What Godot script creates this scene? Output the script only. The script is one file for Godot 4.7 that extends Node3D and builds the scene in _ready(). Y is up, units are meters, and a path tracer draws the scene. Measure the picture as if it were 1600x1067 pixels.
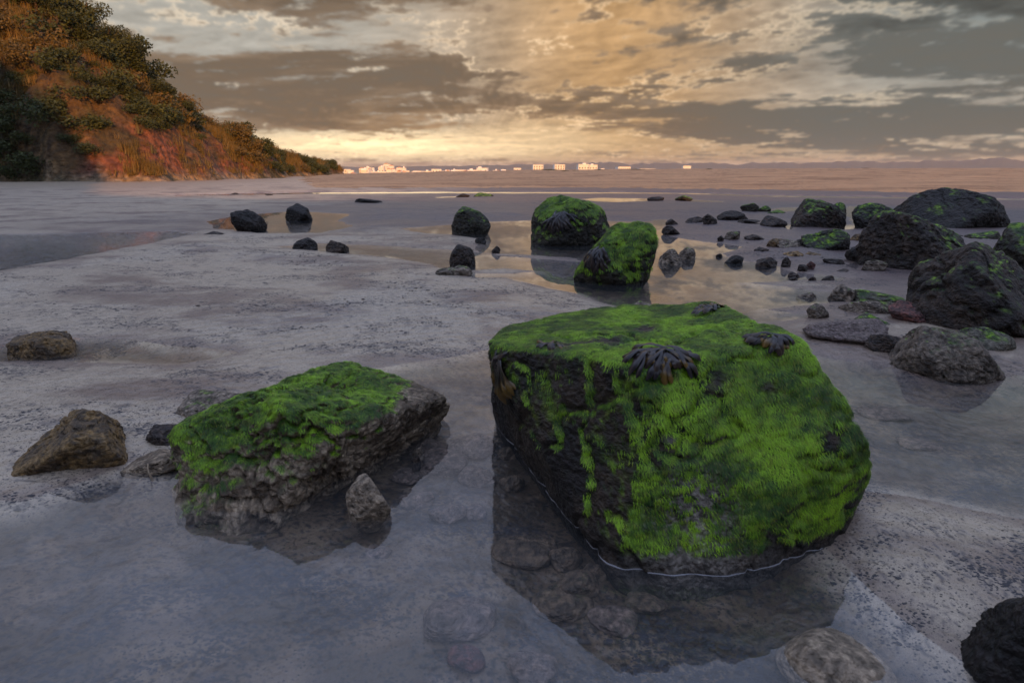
extends Node3D
# A tidal beach at sunset: mossy boulders in still pools, a scrub-covered cliff, a white town far off. Units are metres, y up.

const SUN_TOWARDS := Vector3(0.34, 0.29, 0.92)

var rng := RandomNumberGenerator.new()
var n_low := FastNoiseLite.new()
var n_mid := FastNoiseLite.new()
var n_fine := FastNoiseLite.new()
var n_cell := FastNoiseLite.new()
var n_sky := FastNoiseLite.new()
var n_warp := FastNoiseLite.new()
var n_wisp := FastNoiseLite.new()
var taken := {}
var M := {}
var pool_list := []
var bar_list := []

var POOLS := {
	"main": PackedVector2Array([Vector2(-1.822, -1.536), Vector2(-1.528, -1.564), Vector2(-1.476, -1.627), Vector2(-1.407, -1.707), Vector2(-1.352, -1.808), Vector2(-1.189, -1.75), Vector2(-1.194, -1.914), Vector2(-1.024, -2.2), Vector2(-0.866, -2.571), Vector2(-0.747, -2.781), Vector2(-0.548, -2.882), Vector2(-0.351, -2.957), Vector2(-0.146, -3.094), Vector2(0, -3.255), Vector2(0.203, -3.462), Vector2(0.608, -3.462), Vector2(1.17, -3.322), Vector2(1.504, -3.191), Vector2(1.66, -3.035), Vector2(1.86, -2.957), Vector2(2.012, -2.892), Vector2(2.04, -2.658), Vector2(2.254, -2.605), Vector2(2.534, -2.676), Vector2(2.784, -2.571), Vector2(1.657, -1.406), Vector2(1.521, -1.462), Vector2(1.412, -1.518), Vector2(1.307, -1.564), Vector2(1.225, -1.593), Vector2(1.136, -1.616), Vector2(1.06, -1.59), Vector2(0.897, -1.362), Vector2(0.863, -1.331), Vector2(0.878, -1.206), Vector2(0.899, -1.087), Vector2(0.937, -0.994), Vector2(0.987, -0.902), Vector2(1.6, -0.5), Vector2(1.6, 1.2), Vector2(-1.8, 1.2), Vector2(-2.2, -0.8)]),
	"nook": PackedVector2Array([Vector2(-3.166, -3.117), Vector2(-2.987, -3.255), Vector2(-2.712, -3.349), Vector2(-2.341, -3.322), Vector2(-2.031, -3.191), Vector2(-1.773, -3.13), Vector2(-1.548, -3.058), Vector2(-1.638, -2.935), Vector2(-1.799, -2.851), Vector2(-2.132, -2.892), Vector2(-2.475, -2.935), Vector2(-2.958, -2.892)]),
	"central": PackedVector2Array([Vector2(-1.926, -9.927), Vector2(-1.278, -10.495), Vector2(-0.492, -11.131), Vector2(0.904, -11.696), Vector2(2.016, -11.406), Vector2(3.063, -11.131), Vector2(2.682, -10.261), Vector2(2.367, -8.865), Vector2(2.591, -8.297), Vector2(3.078, -7.534), Vector2(2.559, -6.949), Vector2(2.541, -6.445), Vector2(2.753, -6.175), Vector2(2.84, -5.695), Vector2(3.173, -5.346), Vector2(2.937, -5.156), Vector2(2.161, -5.095), Vector2(2.542, -4.811), Vector2(2.836, -4.604), Vector2(2.74, -4.368), Vector2(2.427, -4.28), Vector2(1.879, -4.073), Vector2(2.082, -3.885), Vector2(1.8, -3.728), Vector2(1.488, -3.646), Vector2(1.23, -3.779), Vector2(0.917, -3.958), Vector2(0.754, -4.216), Vector2(0.572, -4.531), Vector2(0.239, -4.978), Vector2(-0.091, -5.346), Vector2(-0.353, -5.346), Vector2(-0.641, -5.658), Vector2(-0.899, -6.175), Vector2(-1.325, -6.54), Vector2(-1.629, -6.739), Vector2(-2.029, -6.949), Vector2(-2.413, -7.172), Vector2(-3.145, -7.598), Vector2(-2.658, -7.933), Vector2(-2.222, -7.795), Vector2(-1.07, -7.41), Vector2(-0.401, -7.003), Vector2(-0.489, -7.534), Vector2(-0.448, -8.374), Vector2(-0.935, -9.041), Vector2(-1.435, -9.225)]),
	"mirror": PackedVector2Array([Vector2(-5.95, -11.267), Vector2(-5.995, -12.656), Vector2(-5.289, -13.99), Vector2(-3.703, -13.196), Vector2(-3.398, -11.267), Vector2(-2.849, -10.377), Vector2(-3.085, -9.225), Vector2(-3.998, -9.225), Vector2(-5.085, -9.927)]),
	"channel": PackedVector2Array([Vector2(-13.531, -22.567), Vector2(-8.922, -25.617), Vector2(-2.865, -26.327), Vector2(7.154, -25.275), Vector2(9.841, -22.567), Vector2(18.05, -20.159), Vector2(16.648, -18.57), Vector2(9.092, -20.827), Vector2(6.63, -23.404), Vector2(-2.582, -23.696), Vector2(-8.062, -23.118), Vector2(-12.082, -21.296)]),
	"puddle_a": PackedVector2Array([Vector2(6.515, -14.65), Vector2(7.167, -15.373), Vector2(7.555, -15.373), Vector2(6.96, -14.203), Vector2(6.395, -13.783)]),
	"puddle_b": PackedVector2Array([Vector2(7.996, -13.99), Vector2(9.166, -15.896), Vector2(9.41, -15.896), Vector2(7.784, -13.196), Vector2(6.638, -10.998), Vector2(6.182, -10.377)]),
	"puddle_c": PackedVector2Array([Vector2(4.926, -10.495), Vector2(5.192, -10.868), Vector2(5.088, -10.495), Vector2(4.727, -9.82), Vector2(4.629, -9.82)]),
	"puddle_d": PackedVector2Array([Vector2(5.689, -10.147), Vector2(6.109, -10.617), Vector2(6.32, -10.617), Vector2(5.816, -9.82), Vector2(5.519, -9.716)]),
	"puddle_e": PackedVector2Array([Vector2(3.656, -6.132), Vector2(3.903, -6.353), Vector2(4.168, -6.54), Vector2(4.068, -6.353), Vector2(3.797, -6.09), Vector2(3.573, -5.847)]),
	"puddle_f": PackedVector2Array([Vector2(2.347, -19.533), Vector2(3.114, -20.377), Vector2(4.683, -19.946), Vector2(4.263, -18.388), Vector2(3.098, -17.696), Vector2(2.513, -18.388)]),
	"puddle_g": PackedVector2Array([Vector2(-2.728, -20.827), Vector2(-1.88, -21.539), Vector2(-1.754, -20.599), Vector2(-2.581, -20.377)]),
	"puddle_h": PackedVector2Array([Vector2(5.335, -19.533), Vector2(6.064, -19.136), Vector2(6.635, -18.388), Vector2(6.351, -17.696), Vector2(5.622, -18.036)]),
	"puddle_i": PackedVector2Array([Vector2(2.583, -11.131), Vector2(2.969, -11.696), Vector2(3.15, -11.696), Vector2(2.884, -10.868)]),
}
var BARS := [
	PackedVector2Array([Vector2(-0.314, -7.003), Vector2(0.231, -6.842), Vector2(0.751, -6.54), Vector2(0.747, -6.307), Vector2(0.295, -6.54), Vector2(-0.152, -6.739)]),
	PackedVector2Array([Vector2(-0.392, -5.77), Vector2(-0.067, -5.926), Vector2(0.299, -5.732), Vector2(0, -5.551), Vector2(-0.315, -5.551)]),
	PackedVector2Array([Vector2(2.138, -5.095), Vector2(2.748, -5.249), Vector2(3.642, -5.156), Vector2(3.467, -4.893), Vector2(2.781, -4.865), Vector2(2.43, -4.949)]),
]
var STREAM := PackedVector2Array([Vector2(-8.483, -8.865), Vector2(-6.971, -9.225), Vector2(-5.598, -9.514), Vector2(-5.025, -9.132), Vector2(-5.048, -8.075), Vector2(-5.117, -6.589), Vector2(-5.289, -5.413)])
var FITTED := {
	"mossy_rock": {"c": Vector3(-0.74, 0.09, -1.92), "d": [0.184, 0.265, 0.179, 0.326, 0.352, 0.367, 0.33, 0.414, 0.278, 0.444, 0.419, 0.454, 0.47, 0.619, 0.586, 0.507, 0.419, 0.508, 0.419, 0.354], "n": [Vector3(0.284, 0.958, -0.045), Vector3(-0.22, 0.96, 0.174), Vector3(-0.331, 0.918, -0.217), Vector3(0.541, 0.629, 0.559), Vector3(-0.748, 0.601, -0.283), Vector3(0.421, 0.566, -0.709), Vector3(-0.166, 0.484, 0.859), Vector3(-0.453, 0.248, -0.856), Vector3(0.782, -0.368, 0.504), Vector3(-0.918, 0.032, 0.396), Vector3(0.325, -0.043, -0.945), Vector3(0.54, -0.226, 0.811), Vector3(-0.837, -0.25, -0.487), Vector3(0.908, -0.375, -0.185), Vector3(-0.51, -0.462, 0.726), Vector3(-0.107, -0.55, -0.828), Vector3(0.592, -0.602, 0.536), Vector3(-0.661, -0.75, 0.027), Vector3(0.397, -0.843, -0.363), Vector3(-0.008, -0.949, 0.315)]},
	"ochre_rock": {"c": Vector3(-1.584, 0.059, -1.887), "d": [0.108, 0.074, 0.098, 0.194, 0.094, 0.11, 0.224, 0.215, 0.263, 0.2, 0.152, 0.174, 0.324, 0.324, 0.26, 0.216, 0.22, 0.184]},
	"standing_stone": {"c": Vector3(-0.425, 0.044, -1.506), "d": [0.08, 0.074, 0.066, 0.064, 0.071, 0.029, 0.054, 0.056, 0.074, 0.073, 0.055, 0.057, 0.08, 0.063, 0.091, 0.092, 0.102, 0.108]},
	"ring_rock": {"c": Vector3(-2.68, 0.037, -3.137), "d": [0.085, 0.063, 0.067, 0.169, 0.22, 0.111, 0.16, 0.193, 0.225, 0.177, 0.181, 0.199, 0.288, 0.286, 0.224, 0.182, 0.181, 0.139], "n": [Vector3(0.372, 0.925, -0.08), Vector3(-0.197, 0.978, 0.067), Vector3(-0.093, 0.789, -0.607), Vector3(0.481, 0.613, 0.626), Vector3(-0.837, 0.523, -0.159), Vector3(0.813, 0.155, -0.561), Vector3(-0.319, 0.254, 0.913), Vector3(-0.455, 0.168, -0.874), Vector3(0.94, 0.044, 0.338), Vector3(-0.861, -0.054, 0.506), Vector3(0.42, -0.164, -0.892), Vector3(0.273, -0.288, 0.918), Vector3(-0.797, -0.389, -0.462), Vector3(0.846, -0.5, -0.186), Vector3(-0.457, -0.61, 0.648), Vector3(-0.089, -0.722, -0.686), Vector3(0.427, -0.832, 0.355), Vector3(-0.328, -0.944, 0.014)]},
	"dark_cube_rock": {"c": Vector3(-0.66, 0.134, -9.191), "d": [0.241, 0.297, 0.243, 0.232, 0.279, 0.243, 0.244, 0.251, 0.324, 0.264, 0.251, 0.263, 0.381, 0.288, 0.345, 0.33, 0.355, 0.344]},
	"pale_pyramid_rock": {"c": Vector3(-0.52, 0.078, -5.997), "d": [0.138, 0.144, 0.13, 0.131, 0.133, 0.133, 0.115, 0.115, 0.105, 0.121, 0.117, 0.123, 0.181, 0.187, 0.176, 0.176, 0.189, 0.196]},
	"humped_boulder": {"c": Vector3(0.853, 0.219, -8.15), "d": [0.362, 0.406, 0.414, 0.468, 0.563, 0.466, 0.471, 0.5, 0.464, 0.57, 0.521, 0.499, 0.492, 0.711, 0.684, 0.643, 0.689, 0.713, 0.668, 0.496, 0.594, 0.573]},
	"leaning_boulder": {"c": Vector3(0.98, 0.18, -5.329), "d": [0.41, 0.285, 0.284, 0.447, 0.228, 0.374, 0.308, 0.323, 0.454, 0.395, 0.314, 0.34, 0.313, 0.261, 0.392, 0.299, 0.341, 0.518, 0.463, 0.355, 0.454, 0.482, 0.464, 0.449]},
	"mossy_slab": {"c": Vector3(4.305, 0.2, -6.074), "d": [0.252, 0.552, 0.396, 0.287, 0.561, 0.511, 0.472, 0.422, 0.572, 0.463, 0.453, 0.434, 0.549, 0.419, 0.595, 0.491, 0.666, 0.711, 0.611, 0.523, 0.549, 0.535]},
	"giant_boulder": {"c": Vector3(7.884, 0.222, -10.378), "d": [0.39, 0.442, 0.395, 0.598, 0.744, 1.063, 1.009, 0.924, 0.76, 1.21, 0.932, 0.736, 1.45, 1.454, 1.18, 0.908, 0.939, 0.482]},
	"dark_boulder": {"c": Vector3(3.141, 0.18, -3.765), "d": [0.364, 0.38, 0.274, 0.222, 0.342, 0.417, 0.436, 0.496, 0.418, 0.429, 0.471, 0.436, 0.382, 0.579, 0.544, 0.451, 0.689, 0.737, 0.641, 0.552, 0.579, 0.602, 0.53, 0.465]},
	"edge_boulder": {"c": Vector3(5.204, 0.168, -5.71), "d": [0.286, 0.33, 0.337, 0.257, 0.376, 0.456, 0.441, 0.276, 0.476, 0.37, 0.55, 0.356, 0.579, 0.563, 0.501, 0.438], "n": [Vector3(0.215, 0.974, -0.073), Vector3(-0.435, 0.838, 0.329), Vector3(0.031, 0.711, -0.703), Vector3(0.685, 0.396, 0.611), Vector3(-0.883, 0.431, -0.187), Vector3(0.802, 0.312, -0.51), Vector3(-0.198, 0.25, 0.948), Vector3(-0.64, 0.192, -0.744), Vector3(0.937, -0.061, 0.344), Vector3(-0.966, -0.253, 0.058), Vector3(0.403, -0.312, -0.86), Vector3(0.316, -0.446, 0.837), Vector3(-0.715, -0.562, -0.414), Vector3(0.709, -0.687, -0.156), Vector3(-0.32, -0.829, 0.459), Vector3(-0.045, -0.938, -0.345)]},
	"twin_boulder": {"c": Vector3(5.48, 0.156, -10.38), "d": [0.259, 0.349, 0.377, 0.414, 0.346, 0.507, 0.451, 0.399, 0.416, 0.579, 0.471, 0.443, 0.44, 0.685, 0.58, 0.511, 0.509, 0.448]},
	"grey_rock": {"c": Vector3(2.286, 0.069, -2.888), "d": [0.107, 0.211, 0.155, 0.16, 0.164, 0.334, 0.3, 0.272, 0.306, 0.292, 0.312, 0.297, 0.46, 0.45, 0.365, 0.308, 0.301, 0.21], "n": [Vector3(0.233, 0.968, -0.09), Vector3(-0.419, 0.84, 0.344), Vector3(-0.17, 0.646, -0.745), Vector3(0.653, 0.669, 0.356), Vector3(-0.76, 0.489, -0.428), Vector3(0.778, 0.388, -0.495), Vector3(-0.244, 0.289, 0.926), Vector3(-0.5, 0.259, -0.827), Vector3(0.956, 0.105, 0.275), Vector3(-0.923, -0.098, 0.373), Vector3(0.418, -0.166, -0.893), Vector3(0.315, -0.277, 0.908), Vector3(-0.796, -0.392, -0.461), Vector3(0.846, -0.5, -0.186), Vector3(-0.46, -0.609, 0.646), Vector3(-0.088, -0.723, -0.686), Vector3(0.416, -0.837, 0.355), Vector3(-0.46, -0.887, 0.041)]},
	"far_grey_rock": {"c": Vector3(2.76, 0.032, -3.227), "d": [0.076, 0.1, 0.036, 0.152, 0.133, 0.211, 0.194, 0.072, 0.16, 0.261, 0.199, 0.184, 0.283, 0.282, 0.233, 0.189, 0.178, 0.13]},
	"low_mossy_rock": {"c": Vector3(3.981, 0.088, -7.278), "d": [0.209, 0.128, 0.127, 0.258, 0.306, 0.306, 0.272, 0.287, 0.269, 0.304, 0.285, 0.266, 0.234, 0.412, 0.346, 0.302, 0.298, 0.257]},
	"round_dark_rock": {"c": Vector3(6.28, 0.144, -10.053), "d": [0.264, 0.249, 0.252, 0.258, 0.344, 0.376, 0.347, 0.35, 0.371, 0.41, 0.352, 0.316, 0.287, 0.521, 0.455, 0.41, 0.417, 0.388]},
	"big": {"c": Vector3(0.47, 0.22, -1.72), "d": [0.414, 0.398, 0.447, 0.41, 0.446, 0.504, 0.431, 0.288, 0.434, 0.51, 0.521, 0.578, 0.35, 0.605, 0.591], "n": [Vector3(-0.896, -0.298, 0.331), Vector3(-0.681, 0.283, 0.676), Vector3(-0.31, 0.249, 0.917), Vector3(0.135, 0.512, 0.849), Vector3(0.061, 0.293, 0.954), Vector3(0.353, 0.027, 0.935), Vector3(-0.068, 0.249, 0.966), Vector3(-0.102, 0.993, -0.053), Vector3(0.879, 0.469, -0.089), Vector3(0.928, 0.251, -0.276), Vector3(0.32, 0.259, -0.911), Vector3(-0.391, 0.272, -0.879), Vector3(0, -1, -0), Vector3(0.716, -0.193, 0.67), Vector3(-0.967, 0.147, -0.21)]},
}
var SMALL_ROCKS := [
	[-1.337, -1.972, 0.145, 0.067, "dark", "a"],
	[-1.221, -2.246, 0.393, 0.091, "grey", "b"],
	[-1.247, -1.809, 0.222, 0.042, "brown", "n"],
	[-4.356, -9.612, 0.491, 0.344, "black", "c"],
	[-4.294, -11.626, 0.549, 0.318, "black", "d"],
	[-2.665, -7.356, 0.314, 0.146, "black", "e"],
	[-2.182, -7.061, 0.281, 0.149, "dark", "f"],
	[-0.647, -5.492, 0.199, 0.073, "grey", "g"],
	[-0.488, -5.527, 0.200, 0.086, "grey", "g"],
	[-0.196, -6.993, 0.111, 0.087, "dark", "h"],
	[-0.433, -7.928, 0.161, 0.080, "black", "h"],
	[1.738, -6.199, 0.274, 0.163, "grey", "i"],
	[2.000, -6.534, 0.222, 0.133, "grey", "i"],
	[-1.728, -20.580, 0.507, 0.142, "black", "j"],
	[-0.992, -20.671, 0.735, 0.160, "mossdark", "j"],
	[-4.206, -17.091, 0.855, 0.107, "black", "j"],
	[4.488, -18.253, 0.544, 0.143, "black", "j"],
	[5.366, -18.256, 0.551, 0.181, "mossdark", "j"],
	[3.582, -10.486, 0.272, 0.205, "dark", "k"],
	[4.313, -11.367, 0.591, 0.200, "dark", "k"],
	[5.555, -13.555, 0.424, 0.220, "mossdark", "k"],
	[5.832, -13.524, 0.345, 0.164, "mossdark", "k"],
	[5.888, -12.996, 0.413, 0.099, "mossdark", "k"],
	[4.637, -10.225, 0.473, 0.192, "dark", "k"],
	[4.369, -10.659, 0.410, 0.100, "dark", "k"],
	[2.912, -10.584, 0.221, 0.107, "dark", "k"],
	[3.413, -10.883, 0.356, 0.128, "dark", "k"],
	[2.481, -8.973, 0.271, 0.145, "dark", "k"],
	[6.520, -11.548, 0.355, 0.347, "mossdark", "l"],
	[3.166, -8.242, 0.237, 0.134, "grey", "k"],
	[2.947, -8.113, 0.097, 0.085, "dark", "k"],
	[3.468, -8.194, 0.298, 0.094, "dark", "k"],
	[3.424, -7.437, 0.220, 0.128, "ochre", "k"],
	[3.549, -7.347, 0.291, 0.123, "grey", "k"],
	[3.785, -7.477, 0.169, 0.124, "dark", "k"],
	[4.753, -7.938, 0.187, 0.131, "ochre", "k"],
	[3.904, -6.345, 0.315, 0.200, "black", "m"],
	[3.667, -5.728, 0.266, 0.118, "grey", "k"],
	[2.433, -6.670, 0.080, 0.040, "black", "o"],
	[2.452, -6.260, 0.211, 0.085, "black", "o"],
	[2.699, -6.023, 0.244, 0.099, "dark", "o"],
	[3.288, -6.626, 0.216, 0.076, "ochre", "o"],
	[3.548, -6.713, 0.188, 0.049, "ochre", "o"],
	[2.888, -5.968, 0.105, 0.108, "dark", "o"],
	[2.937, -5.699, 0.102, 0.071, "dark", "o"],
	[3.045, -5.765, 0.081, 0.093, "red", "o"],
	[2.717, -5.431, 0.130, 0.046, "dark", "o"],
	[2.613, -5.218, 0.079, 0.036, "dark", "o"],
	[2.771, -5.185, 0.073, 0.042, "dark", "o"],
	[2.944, -5.233, 0.115, 0.045, "dark", "o"],
	[2.387, -4.518, 0.145, 0.045, "grey", "p"],
	[2.617, -4.425, 0.197, 0.121, "grey", "q"],
	[2.126, -3.841, 0.155, 0.098, "grey", "q"],
	[2.579, -3.991, 0.400, 0.100, "grey", "r"],
	[2.918, -4.392, 0.492, 0.056, "mossgrey", "r"],
	[2.365, -3.623, 0.253, 0.080, "mossgrey", "s"],
	[2.727, -3.725, 0.354, 0.130, "red", "t"],
	[2.041, -3.339, 0.523, 0.129, "pink", "u"],
	[2.148, -3.089, 0.247, 0.108, "dark", "v"],
	[3.507, -6.179, 0.223, 0.055, "dark", "o"],
	[3.300, -5.609, 0.147, 0.041, "dark", "o"],
	[3.066, -7.018, 0.172, 0.069, "dark", "k"],
	[6.598, -9.039, 0.434, 0.139, "dark", "k"],
	[6.809, -8.264, 0.473, 0.140, "mossdark", "k"],
	[6.607, -8.677, 0.364, 0.078, "dark", "k"],
	[-0.342, -1.872, 0.043, 0.027, "grey", "w"],
	[-0.344, -1.814, 0.038, 0.022, "dark", "w"],
	[1.065, -0.911, 0.242, 0.177, "black", "x"],
	[0.984, -4.121, 0.216, 0.057, "grey", "y"],
	[6.851, -10.597, 0.254, 0.151, "dark", "k"],
	[-4.538, -8.744, 0.329, 0.033, "dark", "z"],
	[-10.339, -21.961, 0.434, 0.108, "black", "j"],
	[-8.913, -21.431, 0.338, 0.084, "black", "j"],
]
var SUBMERGED := [
	[-0.129, -1.141, 0.183, 0.045, "pinkgrey"],
	[-0.104, -1.020, 0.090, 0.03, "red"],
	[0.045, -0.982, 0.113, 0.04, "pinkgrey"],
	[0.172, -1.252, 0.114, 0.05, "brown"],
	[0.153, -1.351, 0.096, 0.04, "brown"],
	[0.227, -1.305, 0.076, 0.03, "brown"],
	[-0.368, -1.820, 0.144, 0.035, "pinkgrey"],
	[-0.264, -1.914, 0.197, 0.04, "pinkgrey"],
	[-0.126, -1.820, 0.142, 0.04, "pinkgrey"],
	[-0.206, -1.597, 0.129, 0.035, "pinkgrey"],
	[-0.321, -1.673, 0.123, 0.035, "pinkgrey"],
	[-0.120, -1.604, 0.078, 0.03, "pinkgrey"],
	[0.027, -2.223, 0.138, 0.03, "pinkgrey"],
	[-0.356, -2.044, 0.183, 0.04, "pinkgrey"],
	[-0.165, -2.044, 0.207, 0.04, "pinkgrey"],
	[0.000, -1.776, 0.093, 0.04, "brown"],
	[-0.012, -1.991, 0.091, 0.04, "brown"],
	[0.690, -0.965, 0.231, 0.06, "pale"],
	[0.130, -1.196, 0.161, 0.03, "brown"],
	[0.037, -1.402, 0.196, 0.035, "brown"],
	[0.342, -1.196, 0.109, 0.025, "brown"],
	[1.668, -2.357, 0.207, 0.02, "pinkgrey"],
	[1.626, -2.044, 0.158, 0.02, "pinkgrey"],
	[0.249, -1.131, 0.123, 0.02, "pinkgrey"],
	[-0.388, -1.402, 0.080, 0.015, "pinkgrey"],
]
var TOWN := [
	[-126.4, -800.0, 11.3, -12.2, 8.7],
	[-116.4, -814.0, 9.8, -11.6, 7.6],
	[-105.8, -828.0, 13.5, -11.0, 9.7],
	[-86.6, -828.0, 19.9, -11.0, 7.3],
	[-71.0, -828.0, 11.7, -11.0, 8.9],
	[-55.4, -828.0, 14.5, -11.0, 8.6],
	[-41.8, -842.0, 14.7, -10.3, 10.6],
	[-31.3, -842.0, 6.4, -10.3, 4.4],
	[-9.1, -842.0, 22.0, -10.3, 6.5],
	[7.8, -856.0, 10.3, -9.6, 9.7],
	[21.6, -870.0, 15.2, -8.9, 5.4],
	[38.1, -884.0, 15.4, -8.1, 12.8],
	[52.4, -884.0, 11.6, -8.1, 3.7],
	[70.7, -898.0, 15.7, -7.3, 12.5],
	[82.3, -898.0, 7.8, -7.3, 3.7],
	[108.7, -912.0, 16.9, -6.5, 12.2],
	[123.4, -912.0, 12.9, -6.5, 11.3],
	[142.3, -926.0, 17.2, -5.7, 3.2],
	[175.4, -940.0, 20.5, -4.8, 6.8],
	[212.9, -940.0, 24.6, -4.8, 3.9],
	[288.0, -982.0, 12.9, -2.0, 5.6],
	[-170.9, -901.9, 8.4, -7.1, 7.6],
	[-230.3, -776.3, 6.8, -13.2, 5.8],
	[-246.2, -828.3, 8.4, -11.0, 6.8],
	[-213.2, -880.3, 10.1, -8.3, 9.4],
	[-199.9, -804.9, 8.2, -12.0, 6.0],
	[-179.4, -796.7, 9.0, -12.4, 6.0],
	[-194.8, -938.9, 7.3, -4.9, 10.2],
	[-134.5, -747.1, 7.8, -14.3, 5.4],
	[-190.3, -818.5, 6.3, -11.4, 7.0],
	[-152.6, -805.7, 5.9, -12.0, 8.2],
	[-206.8, -860.4, 6.7, -9.4, 7.4],
	[-160.6, -844.1, 7.9, -10.2, 6.9],
	[-248.5, -822.5, 5.8, -11.2, 8.8],
	[-215.1, -854.0, 7.5, -9.7, 9.5],
	[-177.9, -790.7, 8.4, -12.6, 7.9],
	[-175.3, -847.9, 6.6, -10.0, 8.4],
	[-232.0, -802.8, 8.0, -12.1, 7.1],
	[-149.1, -782.4, 6.8, -13.0, 8.3],
	[-207.4, -829.3, 8.2, -10.9, 9.2],
	[-135.1, -828.6, 9.1, -10.9, 6.5],
	[-188.9, -932.2, 8.1, -5.3, 8.8],
	[-211.6, -896.9, 7.4, -7.4, 8.0],
	[-237.0, -779.3, 7.8, -13.1, 8.7],
	[-136.5, -790.5, 9.4, -12.6, 6.4],
	[-144.7, -773.5, 6.8, -13.3, 5.9],
	[-161.3, -886.3, 6.5, -8.0, 8.3],
	[-211.3, -789.9, 7.6, -12.7, 6.1],
	[-143.3, -791.0, 7.1, -12.6, 5.9],
	[-231.1, -760.4, 6.4, -13.8, 8.5],
	[-145.5, -819.4, 7.4, -11.4, 8.2],
	[-145.9, -801.8, 8.7, -12.2, 7.1],
	[-197.2, -897.9, 8.3, -7.3, 9.0],
	[-152.8, -745.3, 5.0, -14.4, 5.9],
	[-208.7, -762.1, 5.2, -13.8, 6.2],
	[-203.5, -930.8, 7.9, -5.4, 8.1],
	[-204.3, -834.2, 9.0, -10.7, 9.3],
	[-207.5, -827.5, 7.0, -11.0, 8.8],
	[-223.3, -822.8, 7.7, -11.2, 8.4],
	[-183.0, -802.5, 7.4, -12.1, 6.0],
	[-235.1, -788.7, 7.2, -12.7, 8.4],
	[-238.4, -790.9, 7.3, -12.6, 7.7],
	[-172.1, -859.1, 8.3, -9.5, 8.0],
	[-172.7, -797.3, 7.6, -12.3, 8.0],
	[-230.2, -830.9, 8.8, -10.8, 9.3],
	[-206.7, -787.7, 6.3, -12.8, 5.9],
	[-230.9, -764.8, 8.6, -13.7, 6.1],
	[-210.0, -996.0, 7.6, -1.1, 7.7],
	[-52.6, -805.7, 5.3, -12.0, 5.3],
	[-55.3, -822.3, 6.3, -11.2, 6.4],
	[-109.4, -825.2, 6.3, -11.1, 5.5],
	[-47.3, -811.2, 5.3, -11.7, 5.8],
	[-129.7, -801.1, 7.6, -12.2, 5.2],
	[-140.4, -793.5, 4.5, -12.5, 6.1],
	[-66.2, -832.3, 8.1, -10.8, 5.7],
	[-62.8, -805.0, 7.6, -12.0, 7.8],
	[-91.1, -807.3, 7.2, -11.9, 7.0],
	[-78.3, -825.4, 4.9, -11.1, 7.9],
	[-82.1, -831.3, 5.9, -10.8, 6.2],
	[-28.4, -821.2, 6.0, -11.3, 6.1],
	[-133.0, -795.5, 5.3, -12.4, 4.8],
	[-71.5, -800.5, 5.9, -12.2, 5.1],
	[-23.2, -822.2, 5.0, -11.2, 8.3],
	[-129.5, -816.9, 5.9, -11.5, 4.7],
	[-134.7, -811.7, 7.7, -11.7, 5.6],
	[-82.3, -829.3, 5.4, -10.9, 8.4],
	[-131.4, -794.2, 6.1, -12.5, 6.0],
	[-46.2, -811.3, 7.0, -11.7, 5.9],
	[-88.7, -820.6, 5.9, -11.3, 7.7],
	[-97.7, -796.8, 5.9, -12.4, 5.9],
	[-19.6, -829.4, 6.3, -10.9, 7.1],
	[-68.9, -809.4, 7.3, -11.8, 5.8],
	[-28.1, -841.9, 6.4, -10.3, 5.3],
	[-41.3, -822.3, 6.2, -11.2, 8.1],
	[-124.3, -798.0, 6.1, -12.3, 5.8],
	[-37.3, -834.1, 6.0, -10.7, 4.8],
	[-12.7, -834.9, 8.0, -10.6, 5.5],
	[-57.6, -815.6, 5.1, -11.5, 4.8],
	[-131.5, -794.1, 4.9, -12.5, 7.6],
	[-108.9, -792.4, 7.2, -12.6, 4.7],
	[-136.4, -816.1, 7.8, -11.5, 4.7],
	[-21.4, -818.7, 5.3, -11.4, 6.9],
]

func _ready() -> void:
	rng.seed = 20
	set_noises()
	make_camera()
	make_sky()
	make_sun()
	make_materials()
	# the large structure
	prepare_pools()
	make_ground()
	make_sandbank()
	make_water()
	make_cliff()
	make_added_headland()
	make_hills()
	# the objects
	make_town()
	make_big_boulder()
	make_fitted_rocks()
	make_small_rocks()
	make_submerged()
	make_seaweed()
	make_cliff_plants()
	make_debris()
	make_edge_glint()
	make_driftwood()


func set_noises() -> void:
	for a in [[n_low, 1, 1.0, 4], [n_mid, 2, 1.0, 4], [n_fine, 3, 1.0, 3], [n_sky, 5, 0.42, 6], [n_warp, 6, 0.5, 3], [n_wisp, 7, 0.9, 5]]:
		a[0].noise_type = FastNoiseLite.TYPE_SIMPLEX_SMOOTH
		a[0].seed = a[1]
		a[0].frequency = a[2]
		a[0].fractal_type = FastNoiseLite.FRACTAL_FBM
		a[0].fractal_octaves = a[3]
	n_cell.noise_type = FastNoiseLite.TYPE_CELLULAR
	n_cell.seed = 4
	n_cell.frequency = 1.0


func make_camera() -> void:
	var cam := Camera3D.new()
	cam.name = "camera"
	var lens := CameraAttributesPhysical.new()
	lens.frustum_focal_length = 20.0
	lens.frustum_focus_distance = 2.6
	lens.exposure_aperture = 5.0
	lens.frustum_near = 0.05
	lens.frustum_far = 9000.0
	cam.attributes = lens
	cam.fov = 61.93
	cam.near = 0.05
	cam.far = 9000.0
	add_child(cam)
	cam.position = Vector3(0, 1, 0)
	cam.rotation.x = -atan(271.5 / 889.17)
	cam.current = true


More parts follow.
